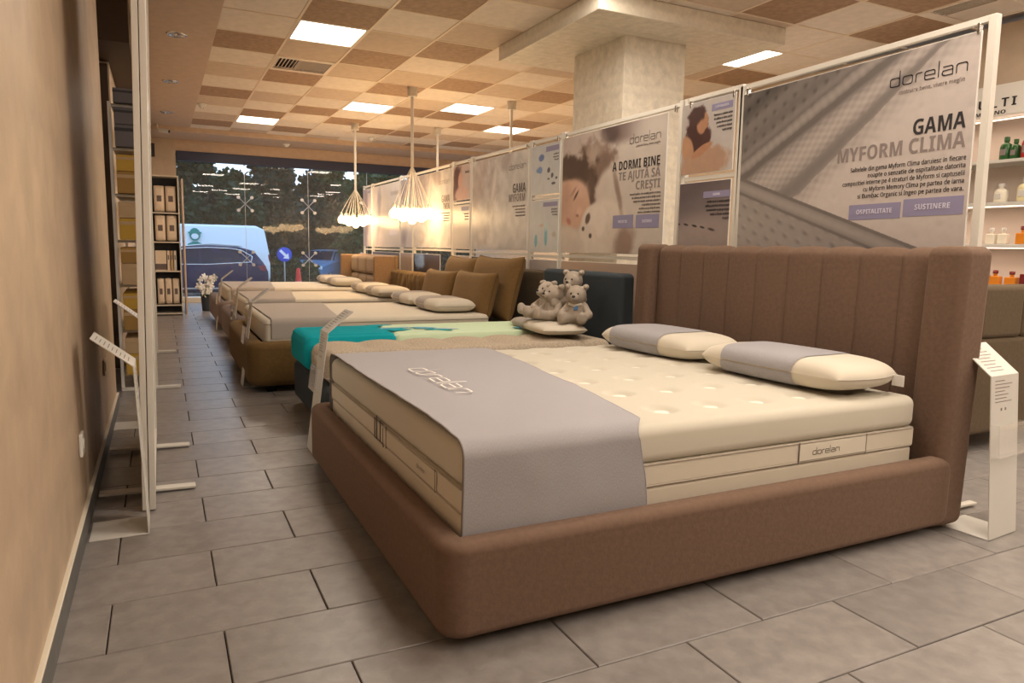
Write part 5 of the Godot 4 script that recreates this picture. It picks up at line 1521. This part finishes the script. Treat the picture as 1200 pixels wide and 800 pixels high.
# ---------------------------------------------------------------- behind the poster wall
func right_side() -> void:
	var sx := 5.78
	var u := thing("wall_shelf", "white lit wall shelf with perfume bottles under a shop sign on the right", "shelf", Vector3(sx, 0, -1.9))
	obj("back", MB.new().box(Vector3(0.30, 1.2, 0), Vector3(0.02, 2.4, 2.6)), S.shelf_back, u)
	for z in [-1.3, 1.3]:
		obj("side", MB.new().rb(Vector3(0.14, 1.2, z), Vector3(0.34, 2.4, 0.03), 0.003), S.white_sheet, u)
	var ys := [0.50, 0.885, 1.213, 1.536, 1.862]
	for y in ys: obj("board", MB.new().rb(Vector3(0.14, y, 0), Vector3(0.32, 0.024, 2.57), 0.003), S.white_sheet, u)
	obj("sign_board", MB.new().rb(Vector3(0.06, 2.325, 0), Vector3(0.20, 0.235, 2.6), 0.004), S.white_plastic, u)
	var sg := Node3D.new()
	sg.name = "shop_sign"
	u.add_child(sg)
	sg.position = Vector3(-0.041, 2.345, 0)
	sg.rotation.y = -PI / 2
	for k in 5: words("ITLUC"[k], 0.066, S.ink, sg, Vector3(SIGN_Z + 1.9 - [0.0, 0.066, 0.148, 0.235, 0.325][k], -0.042, 0.001), 1, 1.15, true, "letter")
	words("MILANO", 0.028, S.ink, sg, Vector3(SIGN_Z2 + 1.9, -0.112, 0.001), 2, 1.5, true)
	var strip := mat("shelf_light", lin(0.9, 0.85, 0.78), 0.4)
	strip.emission_enabled = true
	strip.emission = Color(1.0, 0.88, 0.78)
	strip.emission_energy_multiplier = 1.2
	for k in 4:
		var y: float = [0.885, 1.213, 1.536, 1.862][k] - 0.018
		if k == 3: y = 2.19
		obj("light_strip", MB.new().box(Vector3(0.05, y, 0), Vector3(0.02, 0.008, 2.5)), strip, u)
		var l := AreaLight3D.new()
		l.name = "strip_light"
		l.area_size = Vector2(0.02, 2.5)
		l.area_range = 24.0
		l.area_attenuation = 2.0
		l.light_energy = 0.16
		l.light_color = Color(1.0, 0.88, 0.78)
		l.shadow_enabled = true
		u.add_child(l, true)
		l.position = Vector3(0.05, y - 0.006, 0)
		l.rotation = Vector3(-PI / 2, 0, 0)
	# bottles: [z, row, height, width, body, cap, round, label]
	mat("glass_green", lin(0.03, 0.10, 0.03), 0.12); mat("glass_red", lin(0.42, 0.02, 0.02), 0.12); mat("glass_clear", lin(0.78, 0.72, 0.60), 0.12); mat("glass_amber", lin(0.65, 0.22, 0.02), 0.12); mat("glass_wine", lin(0.16, 0.015, 0.015), 0.12); mat("glass_straw", lin(0.75, 0.66, 0.40), 0.12)
	var rows := [[4, -1.30, 0.18, 0.085, "glass_green", "dark green bottle at the left of the top board"], [4, -1.23, 0.155, 0.075, "glass_green", "short dark green bottle second on the top board"], [4, -1.125, 0.205, 0.115, "glass_red", "tall red bottle third on the top board"], [4, -1.03, 0.185, 0.10, "glass_red", "red bottle fourth on the top board"], [4, -0.93, 0.19, 0.10, "glass_red", "red bottle at the right end of the top board"],
		[3, -1.30, 0.15, 0.10, "glass_clear", "clear bottle at the left of the second board"], [3, -1.12, 0.19, 0.12, "glass_straw", "straw coloured bottle on the second board"], [3, -0.96, 0.17, 0.11, "glass_clear", "clear bottle at the right of the second board"],
		[2, -1.34, 0.13, 0.07, "glass_clear", "small clear bottle at the left of the third board"], [2, -1.25, 0.13, 0.07, "glass_clear", "small clear bottle second on the third board"], [2, -1.11, 0.14, 0.08, "glass_amber", "amber bottle on the third board"], [2, -1.00, 0.13, 0.08, "glass_straw", "straw coloured bottle at the right of the third board"],
		[1, -1.37, 0.13, 0.09, "glass_wine", "small dark red bottle at the left of the lowest board"], [1, -1.28, 0.125, 0.085, "glass_amber", "first amber bottle of the lowest board"], [1, -1.155, 0.12, 0.085, "glass_amber", "second amber bottle of the lowest board"], [1, -1.00, 0.165, 0.15, "glass_wine", "wide dark red bottle at the right of the lowest board"]]
	for e in rows:
		var y: float = [0.50, 0.885, 1.213, 1.536, 1.862][e[0]] + 0.0125
		var b := thing("perfume_bottle", "%s of the lit wall shelf" % e[5], "bottle", Vector3(5.70, y, e[1] - 0.02), 0, "perfume bottles on the lit wall shelf")
		var h: float = e[2]
		var r: float = e[3] / 2
		b.position.x = 5.83
		if e[0] == 1 or e[0] == 2:
			obj("flask", MB.new().rb(Vector3(0, h * 0.31, 0), Vector3(r * 1.4, h * 0.62, r * 2), 0.008, 2), S[e[4]], b)
		else:
			obj("flask", MB.new().lathe(PackedVector2Array([Vector2(0, 0), Vector2(r * 0.94, 0.0), Vector2(r, 0.008), Vector2(r, h * 0.55), Vector2(r * 0.85, h * 0.66), Vector2(r * 0.35, h * 0.74)]), Vector3.ZERO, 16), S[e[4]], b)
		obj("neck", MB.new().lathe(PackedVector2Array([Vector2(r * 0.34, h * 0.62), Vector2(r * 0.34, h * 0.80)]), Vector3.ZERO, 12), S[e[4]], b)
		obj("cap", MB.new().lathe(PackedVector2Array([Vector2(r * 0.42, h * 0.78), Vector2(r * 0.46, h * 0.80), Vector2(r * 0.46, h * 0.98), Vector2(0, h)]), Vector3.ZERO, 12), S.glass_wine if e[4] in ["glass_amber", "glass_wine"] else (S.white_sheet if e[4] in ["glass_clear", "glass_straw"] else S[e[4]]), b)
		if e[0] >= 3: obj("paper_label", MB.new().rb(Vector3(-r * 0.93, h * 0.32, 0), Vector3(r * 0.22, h * 0.26, r * 0.9), 0.002), S.white_sheet if e[0] == 3 else S.ink_grey, b)
	# the sofa behind the stand
	var so := thing("sofa", "olive brown padded sofa back behind the white stand at the right edge", "sofa", Vector3(4.35, 0, -0.35))
	for k in 4:
		obj("back_cushion", MB.new().rb(Vector3(-0.60 + 0.40 * k, 0.815, 0.0), Vector3(0.398, 0.30, 0.16), 0.03, 3), S.sofa_fabric, so)
	obj("back", MB.new().rb(Vector3(0, 0.39, 0.0), Vector3(1.62, 0.56, 0.15), 0.03, 3), S.sofa_fabric, so)
	obj("seat", MB.new().rb(Vector3(0, 0.30, -0.48), Vector3(1.62, 0.32, 0.80), 0.05, 3), S.sofa_fabric, so)
	for q in [[-0.72, 0.0], [0.72, 0.0], [-0.72, -0.8], [0.72, -0.8]]:
		obj("foot", MB.new().rb(Vector3(q[0], 0.06, q[1]), Vector3(0.10, 0.115, 0.07), 0.008, 2), S.wood_foot, so)
	# a throw hanging over the sofa end
	var dr := thing("throw_blanket", "dark brown folded throw hanging over the sofa behind the brown headboard", "blanket", Vector3(3.62, 0, -0.26))
	obj("cloth", MB.new().grid(func(a, v):
		return Vector3(-0.10 + 0.20 * a + 0.10 * (1.0 - v), 0.10 + 0.55 * v, 0.012 + 0.014 * sin(a * 16.0 + v * 2.0)), 24, 12), S.olive_velvet, dr)

const SIGN_Z := -1.247
const SIGN_Z2 := -1.298

# ---------------------------------------------------------------- flowers, and what stands on the floor by the window
func small_things() -> void:
	var t := thing("potted_orchid", "white orchids in a dark glass vase on the floor at the end of the aisle", "flowers", Vector3(0.515, 0, -10.5))
	obj("vase", MB.new().lathe(PackedVector2Array([Vector2(0, 0.0), Vector2(0.055, 0.0), Vector2(0.06, 0.02), Vector2(0.075, 0.24), Vector2(0.085, 0.27), Vector2(0.075, 0.27), Vector2(0.05, 0.03)]), Vector3.ZERO, 20), S.slate_fabric, t)
	var r := RandomNumberGenerator.new()
	r.seed = 5
	var green := mat("orchid_stem", lin(0.05, 0.10, 0.03), 0.6)
	var white := mat("orchid_petal", lin(0.80, 0.80, 0.78), 0.6)
	for k in 5:
		var an := TAU * k / 5.0 + 0.3
		obj("stem", MB.new().tube(P3([Vector3(0.02 * cos(an), 0.15, 0.02 * sin(an)), Vector3(0.06 * cos(an), 0.34, 0.06 * sin(an)), Vector3(0.14 * cos(an), 0.52, 0.14 * sin(an))]), 0.004, 5), green, t)
	var fm := MB.new()
	for q in 5:
		var an := TAU * q / 5.0
		var m2 := MB.new().ball(Vector3(0.034, 0, 0), Vector3(0.034, 0.022, 0.006), 8, 6)
		m2.moved(Transform3D(Basis(Vector3(0, 0, 1), an), Vector3.ZERO))
		var s := fm.v.size()
		fm.v.append_array(m2.v); fm.n.append_array(m2.n); fm.uv.append_array(m2.uv)
		for i in m2.ix: fm.ix.append(i + s)
	var flower := fm.mesh()
	for k in 22:
		var an := r.randf() * TAU
		var o := obj("blossom", flower, white, t)
		var y := r.randf_range(0.27, 0.56)
		var rad := r.randf_range(0.04, 0.09 + (y - 0.27) * 0.25)
		o.position = Vector3(rad * cos(an), y, rad * sin(an))
		o.rotation = Vector3(r.randf_range(-0.6, 0.4), r.randf_range(-1.0, 1.0), r.randf() * TAU)
	for k in 4:
		var an := TAU * k / 4.0
		obj("leaf", MB.new().ball(Vector3(0.09 * cos(an), 0.27, 0.09 * sin(an)), Vector3(0.07, 0.008, 0.03), 10, 6), green, t)

# ---------------------------------------------------------------- the street outside
func loft(st: Array) -> MB:   # stations [x, sill y, belt y, roof y, half width at belt, half width at roof]
	var m := st.size() - 1
	return MB.new().grid(func(a, b):
		var i := int(round(b * m))
		var s: Array = st[i]
		var ring := [Vector2(0, s[1]), Vector2(-s[4] * 0.9, s[1]), Vector2(-s[4] * 0.99, s[1] + 0.10), Vector2(-s[4] * 1.02, lerpf(s[1], s[2], 0.6)), Vector2(-s[4] * 0.985, s[2] - 0.01), Vector2(-lerpf(s[4], s[5], 0.06) * 0.97, s[2] + 0.02), Vector2(-s[5] * 1.0, lerpf(s[2], s[3], 0.90)), Vector2(-s[5] * 0.80, s[3] - 0.005), Vector2(0, s[3] + 0.012)]
		var n := ring.size() - 1
		var k := int(round(a * 2 * n))
		var p: Vector2 = ring[k] if k <= n else Vector2(-ring[2 * n - k].x, ring[2 * n - k].y)
		return Vector3(s[0], p.y, p.x), 16, m, true)

func side_glass(poly: Array, st: Array, sgn: float, off: float) -> Array:   # polygon in (x, y) laid on the tilted greenhouse side; returns [mesh, outline]
	var f := func(p: Vector2) -> Vector3:
		var i := 0
		while i < st.size() - 2 and st[i + 1][0] < p.x: i += 1
		var t := clampf((p.x - st[i][0]) / (st[i + 1][0] - st[i][0]), 0, 1)
		var by := lerpf(st[i][2], st[i + 1][2], t)
		var ry := lerpf(st[i][3], st[i + 1][3], t)
		var bw := lerpf(st[i][4], st[i + 1][4], t) * 0.97
		var rw := lerpf(st[i][5], st[i + 1][5], t)
		var k := clampf((p.y - by) / maxf((ry - by) * 0.9, 0.05), 0, 1)
		return Vector3(p.x, p.y, sgn * (lerpf(bw, rw, k) + off))
	var pp := PackedVector2Array(poly)
	var tr := Geometry2D.triangulate_polygon(pp)
	var mb := MB.new()
	for i in range(0, tr.size(), 3):
		var a: Vector3 = f.call(pp[tr[i]])
		var b: Vector3 = f.call(pp[tr[i + 1]])
		var c: Vector3 = f.call(pp[tr[i + 2]])
		if ((c - a).cross(b - a)).z * sgn < 0: mb.tri(a, c, b)
		else: mb.tri(a, b, c)
	var line := PackedVector3Array()
	for p in pp: line.append(f.call(p))
	line.append(line[0])
	return [mb, line]

func wheel(t: Node3D, at: Vector3, r: float) -> void:
	var w := obj("wheel", MB.new().lathe(PackedVector2Array([Vector2(0.0, -0.11), Vector2(r * 0.9, -0.11), Vector2(r, -0.08), Vector2(r, 0.08), Vector2(r * 0.9, 0.11), Vector2(0.0, 0.11)]), Vector3.ZERO, 24).moved(Transform3D(Basis(Vector3.RIGHT, PI / 2), Vector3.ZERO)), S.black, t)
	w.position = at
	var h := obj("hubcap", MB.new().lathe(PackedVector2Array([Vector2(0.0, -0.125), Vector2(r * 0.6, -0.115), Vector2(r * 0.6, 0.115), Vector2(0.0, 0.125)]), Vector3.ZERO, 20).moved(Transform3D(Basis(Vector3.RIGHT, PI / 2), Vector3.ZERO)), S.steel, t)
	h.position = at

func outside() -> void:
	const G := -0.62
	mat("asphalt", lin(0.07, 0.07, 0.075), 0.9, T.stone, 0.6)
	mat("paving", lin(0.22, 0.22, 0.22), 0.85, T.stone, 0.8)
	mat("car_blue", lin(0.010, 0.015, 0.055), 0.3).metallic_specular = 0.22
	mat("car_silver_blue", lin(0.09, 0.19, 0.34), 0.3).metallic_specular = 0.35
	mat("van_white", lin(0.70, 0.75, 0.80), 0.35)
	mat("car_glass", lin(0.008, 0.012, 0.03), 0.1).metallic_specular = 0.25
	mat("tail_red", lin(0.17, 0.015, 0.03), 0.2)
	mat("lamp_glass", lin(0.7, 0.75, 0.8), 0.1)
	mat("emblem_green", lin(0.01, 0.22, 0.18), 0.5)
	mat("sign_blue", lin(0.02, 0.07, 0.55), 0.4)
	mat("sign_white", lin(0.85, 0.85, 0.85), 0.4)
	mat("cone_red", lin(0.65, 0.03, 0.02), 0.5)
	mat("bark", lin(0.05, 0.035, 0.025), 0.9)
	var road := struct("street", MB.new().box(Vector3(4, G - 0.1, -33), Vector3(70, 0.2, 38.5)), S.asphalt)
	struct("pavement", MB.new().box(Vector3(4, -0.36, -13.35), Vector3(40, 0.6, 1.55)), S.paving)
	# dark blue estate car, its rear to the right
	var st := [[-2.35, 0.35, 0.72, 0.74, 0.70, 0.60], [-2.25, 0.25, 0.86, 0.90, 0.84, 0.72], [-1.2, 0.22, 1.00, 1.06, 0.91, 0.78], [-0.85, 0.22, 1.03, 1.12, 0.92, 0.76], [-0.1, 0.22, 1.04, 1.62, 0.93, 0.64], [0.7, 0.22, 1.06, 1.68, 0.93, 0.64], [1.5, 0.22, 1.08, 1.64, 0.92, 0.62], [1.95, 0.24, 1.10, 1.52, 0.90, 0.60], [2.22, 0.30, 1.08, 1.16, 0.86, 0.66], [2.34, 0.36, 0.86, 0.90, 0.78, 0.66]]
	var c := thing("car", "dark blue estate car parked outside the window with chrome framed side windows", "car", Vector3(0.60, G - 0.04, -22.5))
	obj("body", loft(st), S.car_blue, c)
	for sg in [1.0, -1.0]:
		for p in [[Vector2(-0.72, 1.10), Vector2(-0.08, 1.53), Vector2(0.32, 1.57), Vector2(0.32, 1.12)], [Vector2(0.38, 1.12), Vector2(0.38, 1.575), Vector2(1.18, 1.56), Vector2(1.18, 1.14)], [Vector2(1.24, 1.14), Vector2(1.24, 1.555), Vector2(1.52, 1.52), Vector2(1.82, 1.34), Vector2(1.78, 1.20)]]:
			var g := side_glass(p, st, sg, 0.012)
			obj("side_window", g[0], S.car_glass, c)
		var rim := side_glass([Vector2(-0.78, 1.085), Vector2(-0.10, 1.565), Vector2(0.60, 1.605), Vector2(1.25, 1.585), Vector2(1.56, 1.535), Vector2(1.88, 1.34), Vector2(1.82, 1.17), Vector2(0.6, 1.095)], st, sg, 0.016)
		obj("chrome_trim", MB.new().tube(rim[1], 0.016, 6), S.chrome, c)
		obj("sill_strip", MB.new().rb(Vector3(0, 0.36, sg * 0.925), Vector3(3.4, 0.05, 0.03), 0.01), S.steel, c)
		obj("tail_lamp", MB.new().rb(Vector3(2.12, 0.98, sg * 0.80), Vector3(0.30, 0.20, 0.16), 0.05, 3), S.tail_red, c)
		obj("head_lamp", MB.new().rb(Vector3(-2.16, 0.76, sg * 0.74), Vector3(0.30, 0.16, 0.20), 0.05, 3), S.lamp_glass, c)
		obj("roof_rail", MB.new().tube(P3([Vector3(-0.1, 1.63, sg * 0.52), Vector3(0.7, 1.72, sg * 0.52), Vector3(1.6, 1.66, sg * 0.52)]), 0.018, 6), S.steel, c)
		obj("door_mirror", MB.new().rb(Vector3(-0.62, 1.12, sg * 1.02), Vector3(0.14, 0.13, 0.2), 0.04, 2), S.car_blue, c)
		for x in [-1.42, 1.36]: wheel(c, Vector3(x, 0.34, sg * 0.80), 0.34)
	# white van behind it
	var sv := [[-2.6, 0.4, 0.9, 0.95, 0.85, 0.75], [-2.4, 0.3, 1.05, 1.15, 0.95, 0.80], [-1.75, 0.28, 1.15, 1.30, 0.98, 0.85], [-1.2, 0.26, 1.25, 2.08, 0.98, 0.80], [-0.6, 0.26, 1.3, 2.16, 0.98, 0.82], [2.3, 0.26, 1.3, 2.16, 0.98, 0.82], [2.55, 0.28, 1.3, 2.04, 0.97, 0.80], [2.68, 0.32, 0.9, 1.2, 0.96, 0.88]]
	var v := thing("van", "white delivery van with a green head emblem behind the blue car", "van", Vector3(0.42, G, -26.5))
	v.scale = Vector3(1.15, 1.09, 1.0)
	obj("body", loft(sv), S.van_white, v)
	obj("panel_seam", MB.new().box(Vector3(0.9, 1.55, 0.885), Vector3(3.2, 0.012, 0.02)), S.steel, v)
	obj("rub_strip", MB.new().rb(Vector3(0.2, 0.72, 1.0), Vector3(4.2, 0.10, 0.05), 0.015), S.charcoal, v)
	for sg in [1.0, -1.0]:
		obj("tail_lamp", MB.new().rb(Vector3(2.66, 1.05, sg * 0.88), Vector3(0.06, 0.32, 0.10), 0.03, 2), S.tail_red, v)
		for x in [-1.7, 1.6]: wheel(v, Vector3(x, 0.34, sg * 0.84), 0.34)
		var cab := side_glass([Vector2(-1.62, 1.32), Vector2(-1.22, 1.85), Vector2(-0.55, 1.88), Vector2(-0.55, 1.34)], sv, sg, 0.015)
		obj("cab_window", cab[0], S.car_glass, v)
	var em := Node3D.new()
	em.name = "green_emblem"
	v.add_child(em)
	em.position = Vector3(0.50, 1.74, 0.97)
	em.scale = Vector3.ONE * 1.05
	em.rotation.x = -0.13
	obj("head", MB.new().ball(Vector3(0, 0.08, 0), Vector3(0.15, 0.20, 0.012), 20, 8), S.emblem_green, em)
	obj("face", MB.new().ball(Vector3(0.0, 0.03, 0.006), Vector3(0.10, 0.10, 0.010), 20, 8), S.van_white, em)
	obj("cap_peak", MB.new().rb(Vector3(0.0, 0.13, 0.012), Vector3(0.36, 0.05, 0.012), 0.005, 2), S.emblem_green, em)
	obj("shoulders", MB.new().prism(PackedVector2Array([Vector2(-0.26, -0.30), Vector2(0.26, -0.30), Vector2(0.18, -0.20), Vector2(0.06, -0.14), Vector2(-0.06, -0.14), Vector2(-0.18, -0.20)]), 0.0, 0.012), S.emblem_green, em)
	# second car, its front towards the shop
	var s3 := [[-2.15, 0.30, 0.62, 0.66, 0.70, 0.62], [-2.05, 0.22, 0.74, 0.80, 0.82, 0.74], [-1.2, 0.20, 0.86, 0.94, 0.88, 0.78], [-0.95, 0.20, 0.90, 0.98, 0.88, 0.76], [-0.15, 0.20, 0.94, 1.40, 0.89, 0.62], [0.6, 0.20, 0.96, 1.45, 0.89, 0.60], [1.2, 0.20, 0.98, 1.38, 0.88, 0.60], [1.8, 0.24, 0.98, 1.06, 0.86, 0.70], [2.15, 0.3, 0.80, 0.86, 0.80, 0.68]]
	var c2 := thing("car", "pale blue car outside the window facing the shop beside the blue road sign", "car", Vector3(6.35, G + 0.05, -30.2), 1.0)
	obj("body", loft(s3), S.car_silver_blue, c2)
	for sg in [1.0, -1.0]:
		var g := side_glass([Vector2(-0.85, 1.0), Vector2(-0.15, 1.35), Vector2(0.55, 1.39), Vector2(1.25, 1.33), Vector2(1.45, 1.06)], s3, sg, 0.012)
		obj("side_window", g[0], S.car_glass, c2)
		obj("head_lamp", MB.new().rb(Vector3(-2.0, 0.70, sg * 0.66), Vector3(0.26, 0.15, 0.26), 0.05, 3), S.lamp_glass, c2)
		for x in [-1.32, 1.28]: wheel(c2, Vector3(x, 0.31, sg * 0.76), 0.31)
	obj("windscreen", MB.new().quad(Vector3(-0.20, 1.385, -0.58), Vector3(-0.20, 1.385, 0.58), Vector3(-0.92, 1.01, 0.72), Vector3(-0.92, 1.01, -0.72)), S.car_glass, c2)
	obj("grille", MB.new().rb(Vector3(-2.12, 0.64, 0), Vector3(0.08, 0.14, 0.80), 0.03, 2), S.black, c2)
	obj("grille_surround", loop_grille(), S.chrome, c2)
	obj("lower_intake", MB.new().rb(Vector3(-2.12, 0.36, 0), Vector3(0.08, 0.12, 1.1), 0.03, 2), S.black, c2)
	obj("number_plate", MB.new().rb(Vector3(-2.175, 0.48, 0), Vector3(0.02, 0.11, 0.5), 0.005), S.sign_white, c2)
	# keep right sign
	var s := thing("road_sign", "round blue road sign with a white arrow pointing down to the right", "road sign", Vector3(4.08, G, -26.0))
	obj("pole", MB.new().tube(P3([Vector3(0, 0, 0), Vector3(0, 1.25, 0)]), 0.03, 10), S.steel, s)
	var face := MB.new().lathe(PackedVector2Array([Vector2(0, 0), Vector2(0.27, 0), Vector2(0.27, 0.03), Vector2(0, 0.03)]), Vector3.ZERO, 32)
	face.moved(Transform3D(Basis(Vector3.RIGHT, PI / 2), Vector3(0, 1.32, 0.03)))
	obj("disc", face, S.sign_blue, s)
	var ar := MB.new().prism(PackedVector2Array([Vector2(-0.22, 0.05), Vector2(0.06, 0.05), Vector2(0.06, 0.14), Vector2(0.23, 0.0), Vector2(0.06, -0.14), Vector2(0.06, -0.05), Vector2(-0.22, -0.05)]), 0.0, 0.01)
	ar.moved(Transform3D(Basis(Vector3(0, 0, 1), -PI / 4), Vector3(0, 1.32, 0.062)))
	obj("arrow", ar, S.sign_white, s)
	# red marker cone
	var k := thing("traffic_cone", "slim red traffic marker with white band outside the window", "traffic cone", Vector3(3.95, G, -22.2))
	obj("base", MB.new().rb(Vector3(0, 0.02, 0), Vector3(0.34, 0.04, 0.34), 0.01), S.cone_red, k)
	obj("cone", MB.new().lathe(PackedVector2Array([Vector2(0.13, 0.04), Vector2(0.09, 0.6), Vector2(0.06, 0.92), Vector2(0, 0.95)]), Vector3.ZERO, 16), S.cone_red, k)
	obj("band", MB.new().lathe(PackedVector2Array([Vector2(0.112, 0.34), Vector2(0.098, 0.50)]), Vector3.ZERO, 16), S.sign_white, k)
	# hedge bushes and trees
	greenery(G)

func loop_grille() -> MB:
	var p := PackedVector3Array()
	for q in 25:
		var an := TAU * q / 24.0
		p.append(Vector3(-2.165, 0.64 + 0.075 * signf(sin(an)) * pow(absf(sin(an)), 0.4), 0.42 * signf(cos(an)) * pow(absf(cos(an)), 0.4)))
	return MB.new().tube(p, 0.016, 6)

func leaf_cloud(called: String, parent: Node, m: Material, parts: Array, count: int, size: float, r: RandomNumberGenerator) -> void:
	var lm := MB.new()
	for q in 3:
		var a := TAU * q / 3.0
		var b := Basis(Vector3.UP, a) * Basis(Vector3.RIGHT, -0.7)
		var s := lm.v.size()
		lm.quad(Vector3(-0.32, 1.0, 0), Vector3(0.32, 1.0, 0), Vector3(0.22, 0, 0), Vector3(-0.22, 0, 0))
		lm.moved(Transform3D(b, Vector3.ZERO), s)
	var mm := MultiMesh.new()
	mm.transform_format = MultiMesh.TRANSFORM_3D
	mm.mesh = lm.mesh()
	mm.instance_count = count
	for i in count:
		var e: Array = parts[i % parts.size()]
		var d := Vector3(r.randfn(), r.randfn(), r.randfn()).normalized() * pow(r.randf(), 0.4)
		var bb := Basis.from_euler(Vector3(r.randf() * TAU, r.randf() * TAU, r.randf() * TAU)).scaled(Vector3.ONE * size * r.randf_range(0.6, 1.3))
		mm.set_instance_transform(i, Transform3D(bb, e[0] + d * e[1]))
	var o := MultiMeshInstance3D.new()
	o.name = called
	o.multimesh = mm
	o.material_override = m
	o.set_meta("kind", "stuff")
	parent.add_child(o)

func greenery(G: float) -> void:
	var r := RandomNumberGenerator.new()
	r.seed = 77
	var greens := []
	for k in 4:
		var c: Color = [lin(0.013, 0.034, 0.020), lin(0.018, 0.040, 0.016), lin(0.015, 0.033, 0.024), lin(0.030, 0.058, 0.018)][k]
		var m := mat("foliage_%d" % k, c, 0.7)
		m.backlight_enabled = true
		m.backlight = Color(0.15, 0.18, 0.06)
		greens.append(m)
	var spots := [[-3.0, -31.5, 5.6], [1.2, -32.0, 5.8], [5.2, -33.0, 6.0], [8.5, -30.0, 5.6], [12.5, -33.0, 6.0], [16.5, -36.0, 6.2], [2.8, -40.0, 5.4], [9.5, -42.0, 5.4], [-5.0, -38.0, 5.4], [21.0, -40.0, 6.0]]
	var names := ["broad dark tree at the left behind the white van", "dark tree behind the rear of the white van", "tree behind the blue road sign", "tree behind the left pendant lamp outside", "tree outside behind the window end of the poster wall", "large tree outside hidden mostly by the poster wall", "tall distant tree above the road sign", "tall distant tree above the pale blue car", "distant tree at the far left over the van", "farthest tree outside at the right"]
	for i in spots.size():
		var h: float = spots[i][2]
		var t := thing("tree", names[i], "tree", Vector3(spots[i][0], G, spots[i][1]), 0, "street trees outside the window")
		var tr := MB.new()
		tr.tube(P3([Vector3(0, 0, 0), Vector3(0.1, h * 0.25, 0), Vector3(-0.05, h * 0.5, 0.1), Vector3(0, h * 0.8, 0)]), 0.20, 8, 0.05)
		for q in 5:
			var an := TAU * q / 5.0
			tr.tube(P3([Vector3(0.05, h * 0.3, 0), Vector3(1.2 * cos(an), h * (0.5 + 0.05 * q), 1.2 * sin(an)), Vector3(2.0 * cos(an), h * (0.6 + 0.06 * q), 2.0 * sin(an))]), 0.09, 6, 0.02)
		obj("trunk", tr, S.bark, t)
		var parts := []
		for q in 17:
			var an := r.randf() * TAU
			var rr := r.randf_range(0.3, 2.2)
			parts.append([Vector3(rr * cos(an), h * (0.16 + 0.76 * q / 16.0), rr * sin(an)), lerpf(1.35, 0.62, q / 16.0)])
		leaf_cloud("crown", t, greens[i % 4], parts, 5600, 0.24, r)
	var bs := [[4.55, -27.6, 1.1], [6.2, -35.0, 1.9], [8.4, -35.0, 2.0], [3.4, -30.5, 1.6], [10.4, -35.0, 2.0], [1.8, -30.0, 1.6], [12.2, -35.5, 2.0], [-1.2, -30.2, 1.6], [14.0, -35.0, 2.0]]
	for i in bs.size():
		var h: float = bs[i][2]
		var t := thing("bush", ["low green bush right of the road sign", "tall bush in the shade behind the hood of the pale blue car", "round bush behind the pale blue car", "green bush left of the road sign", "bush behind the pale blue car on its right", "bush hidden behind the rear of the white van", "bush outside under the left pendant lamp", "bush outside behind the white van", "bush at the right outside beside the poster wall end"][i], "bush", Vector3(bs[i][0], G, bs[i][1]), 0, "bushes outside the window")
		var stem := MB.new()
		for q in 5:
			var an := TAU * q / 5.0
			stem.tube(P3([Vector3(0, 0, 0), Vector3(0.3 * cos(an), h * 0.5, 0.3 * sin(an)), Vector3(0.5 * cos(an), h * 0.8, 0.5 * sin(an))]), 0.03, 5, 0.01)
		obj("stems", stem, S.bark, t)
		leaf_cloud("leaves", t, greens[(i + 1) % 4], [[Vector3(0, h * 0.55, 0), h * 0.55], [Vector3(-0.6, h * 0.45, 0.1), h * 0.45], [Vector3(0.6, h * 0.45, -0.1), h * 0.45]], 1500, 0.16, r)
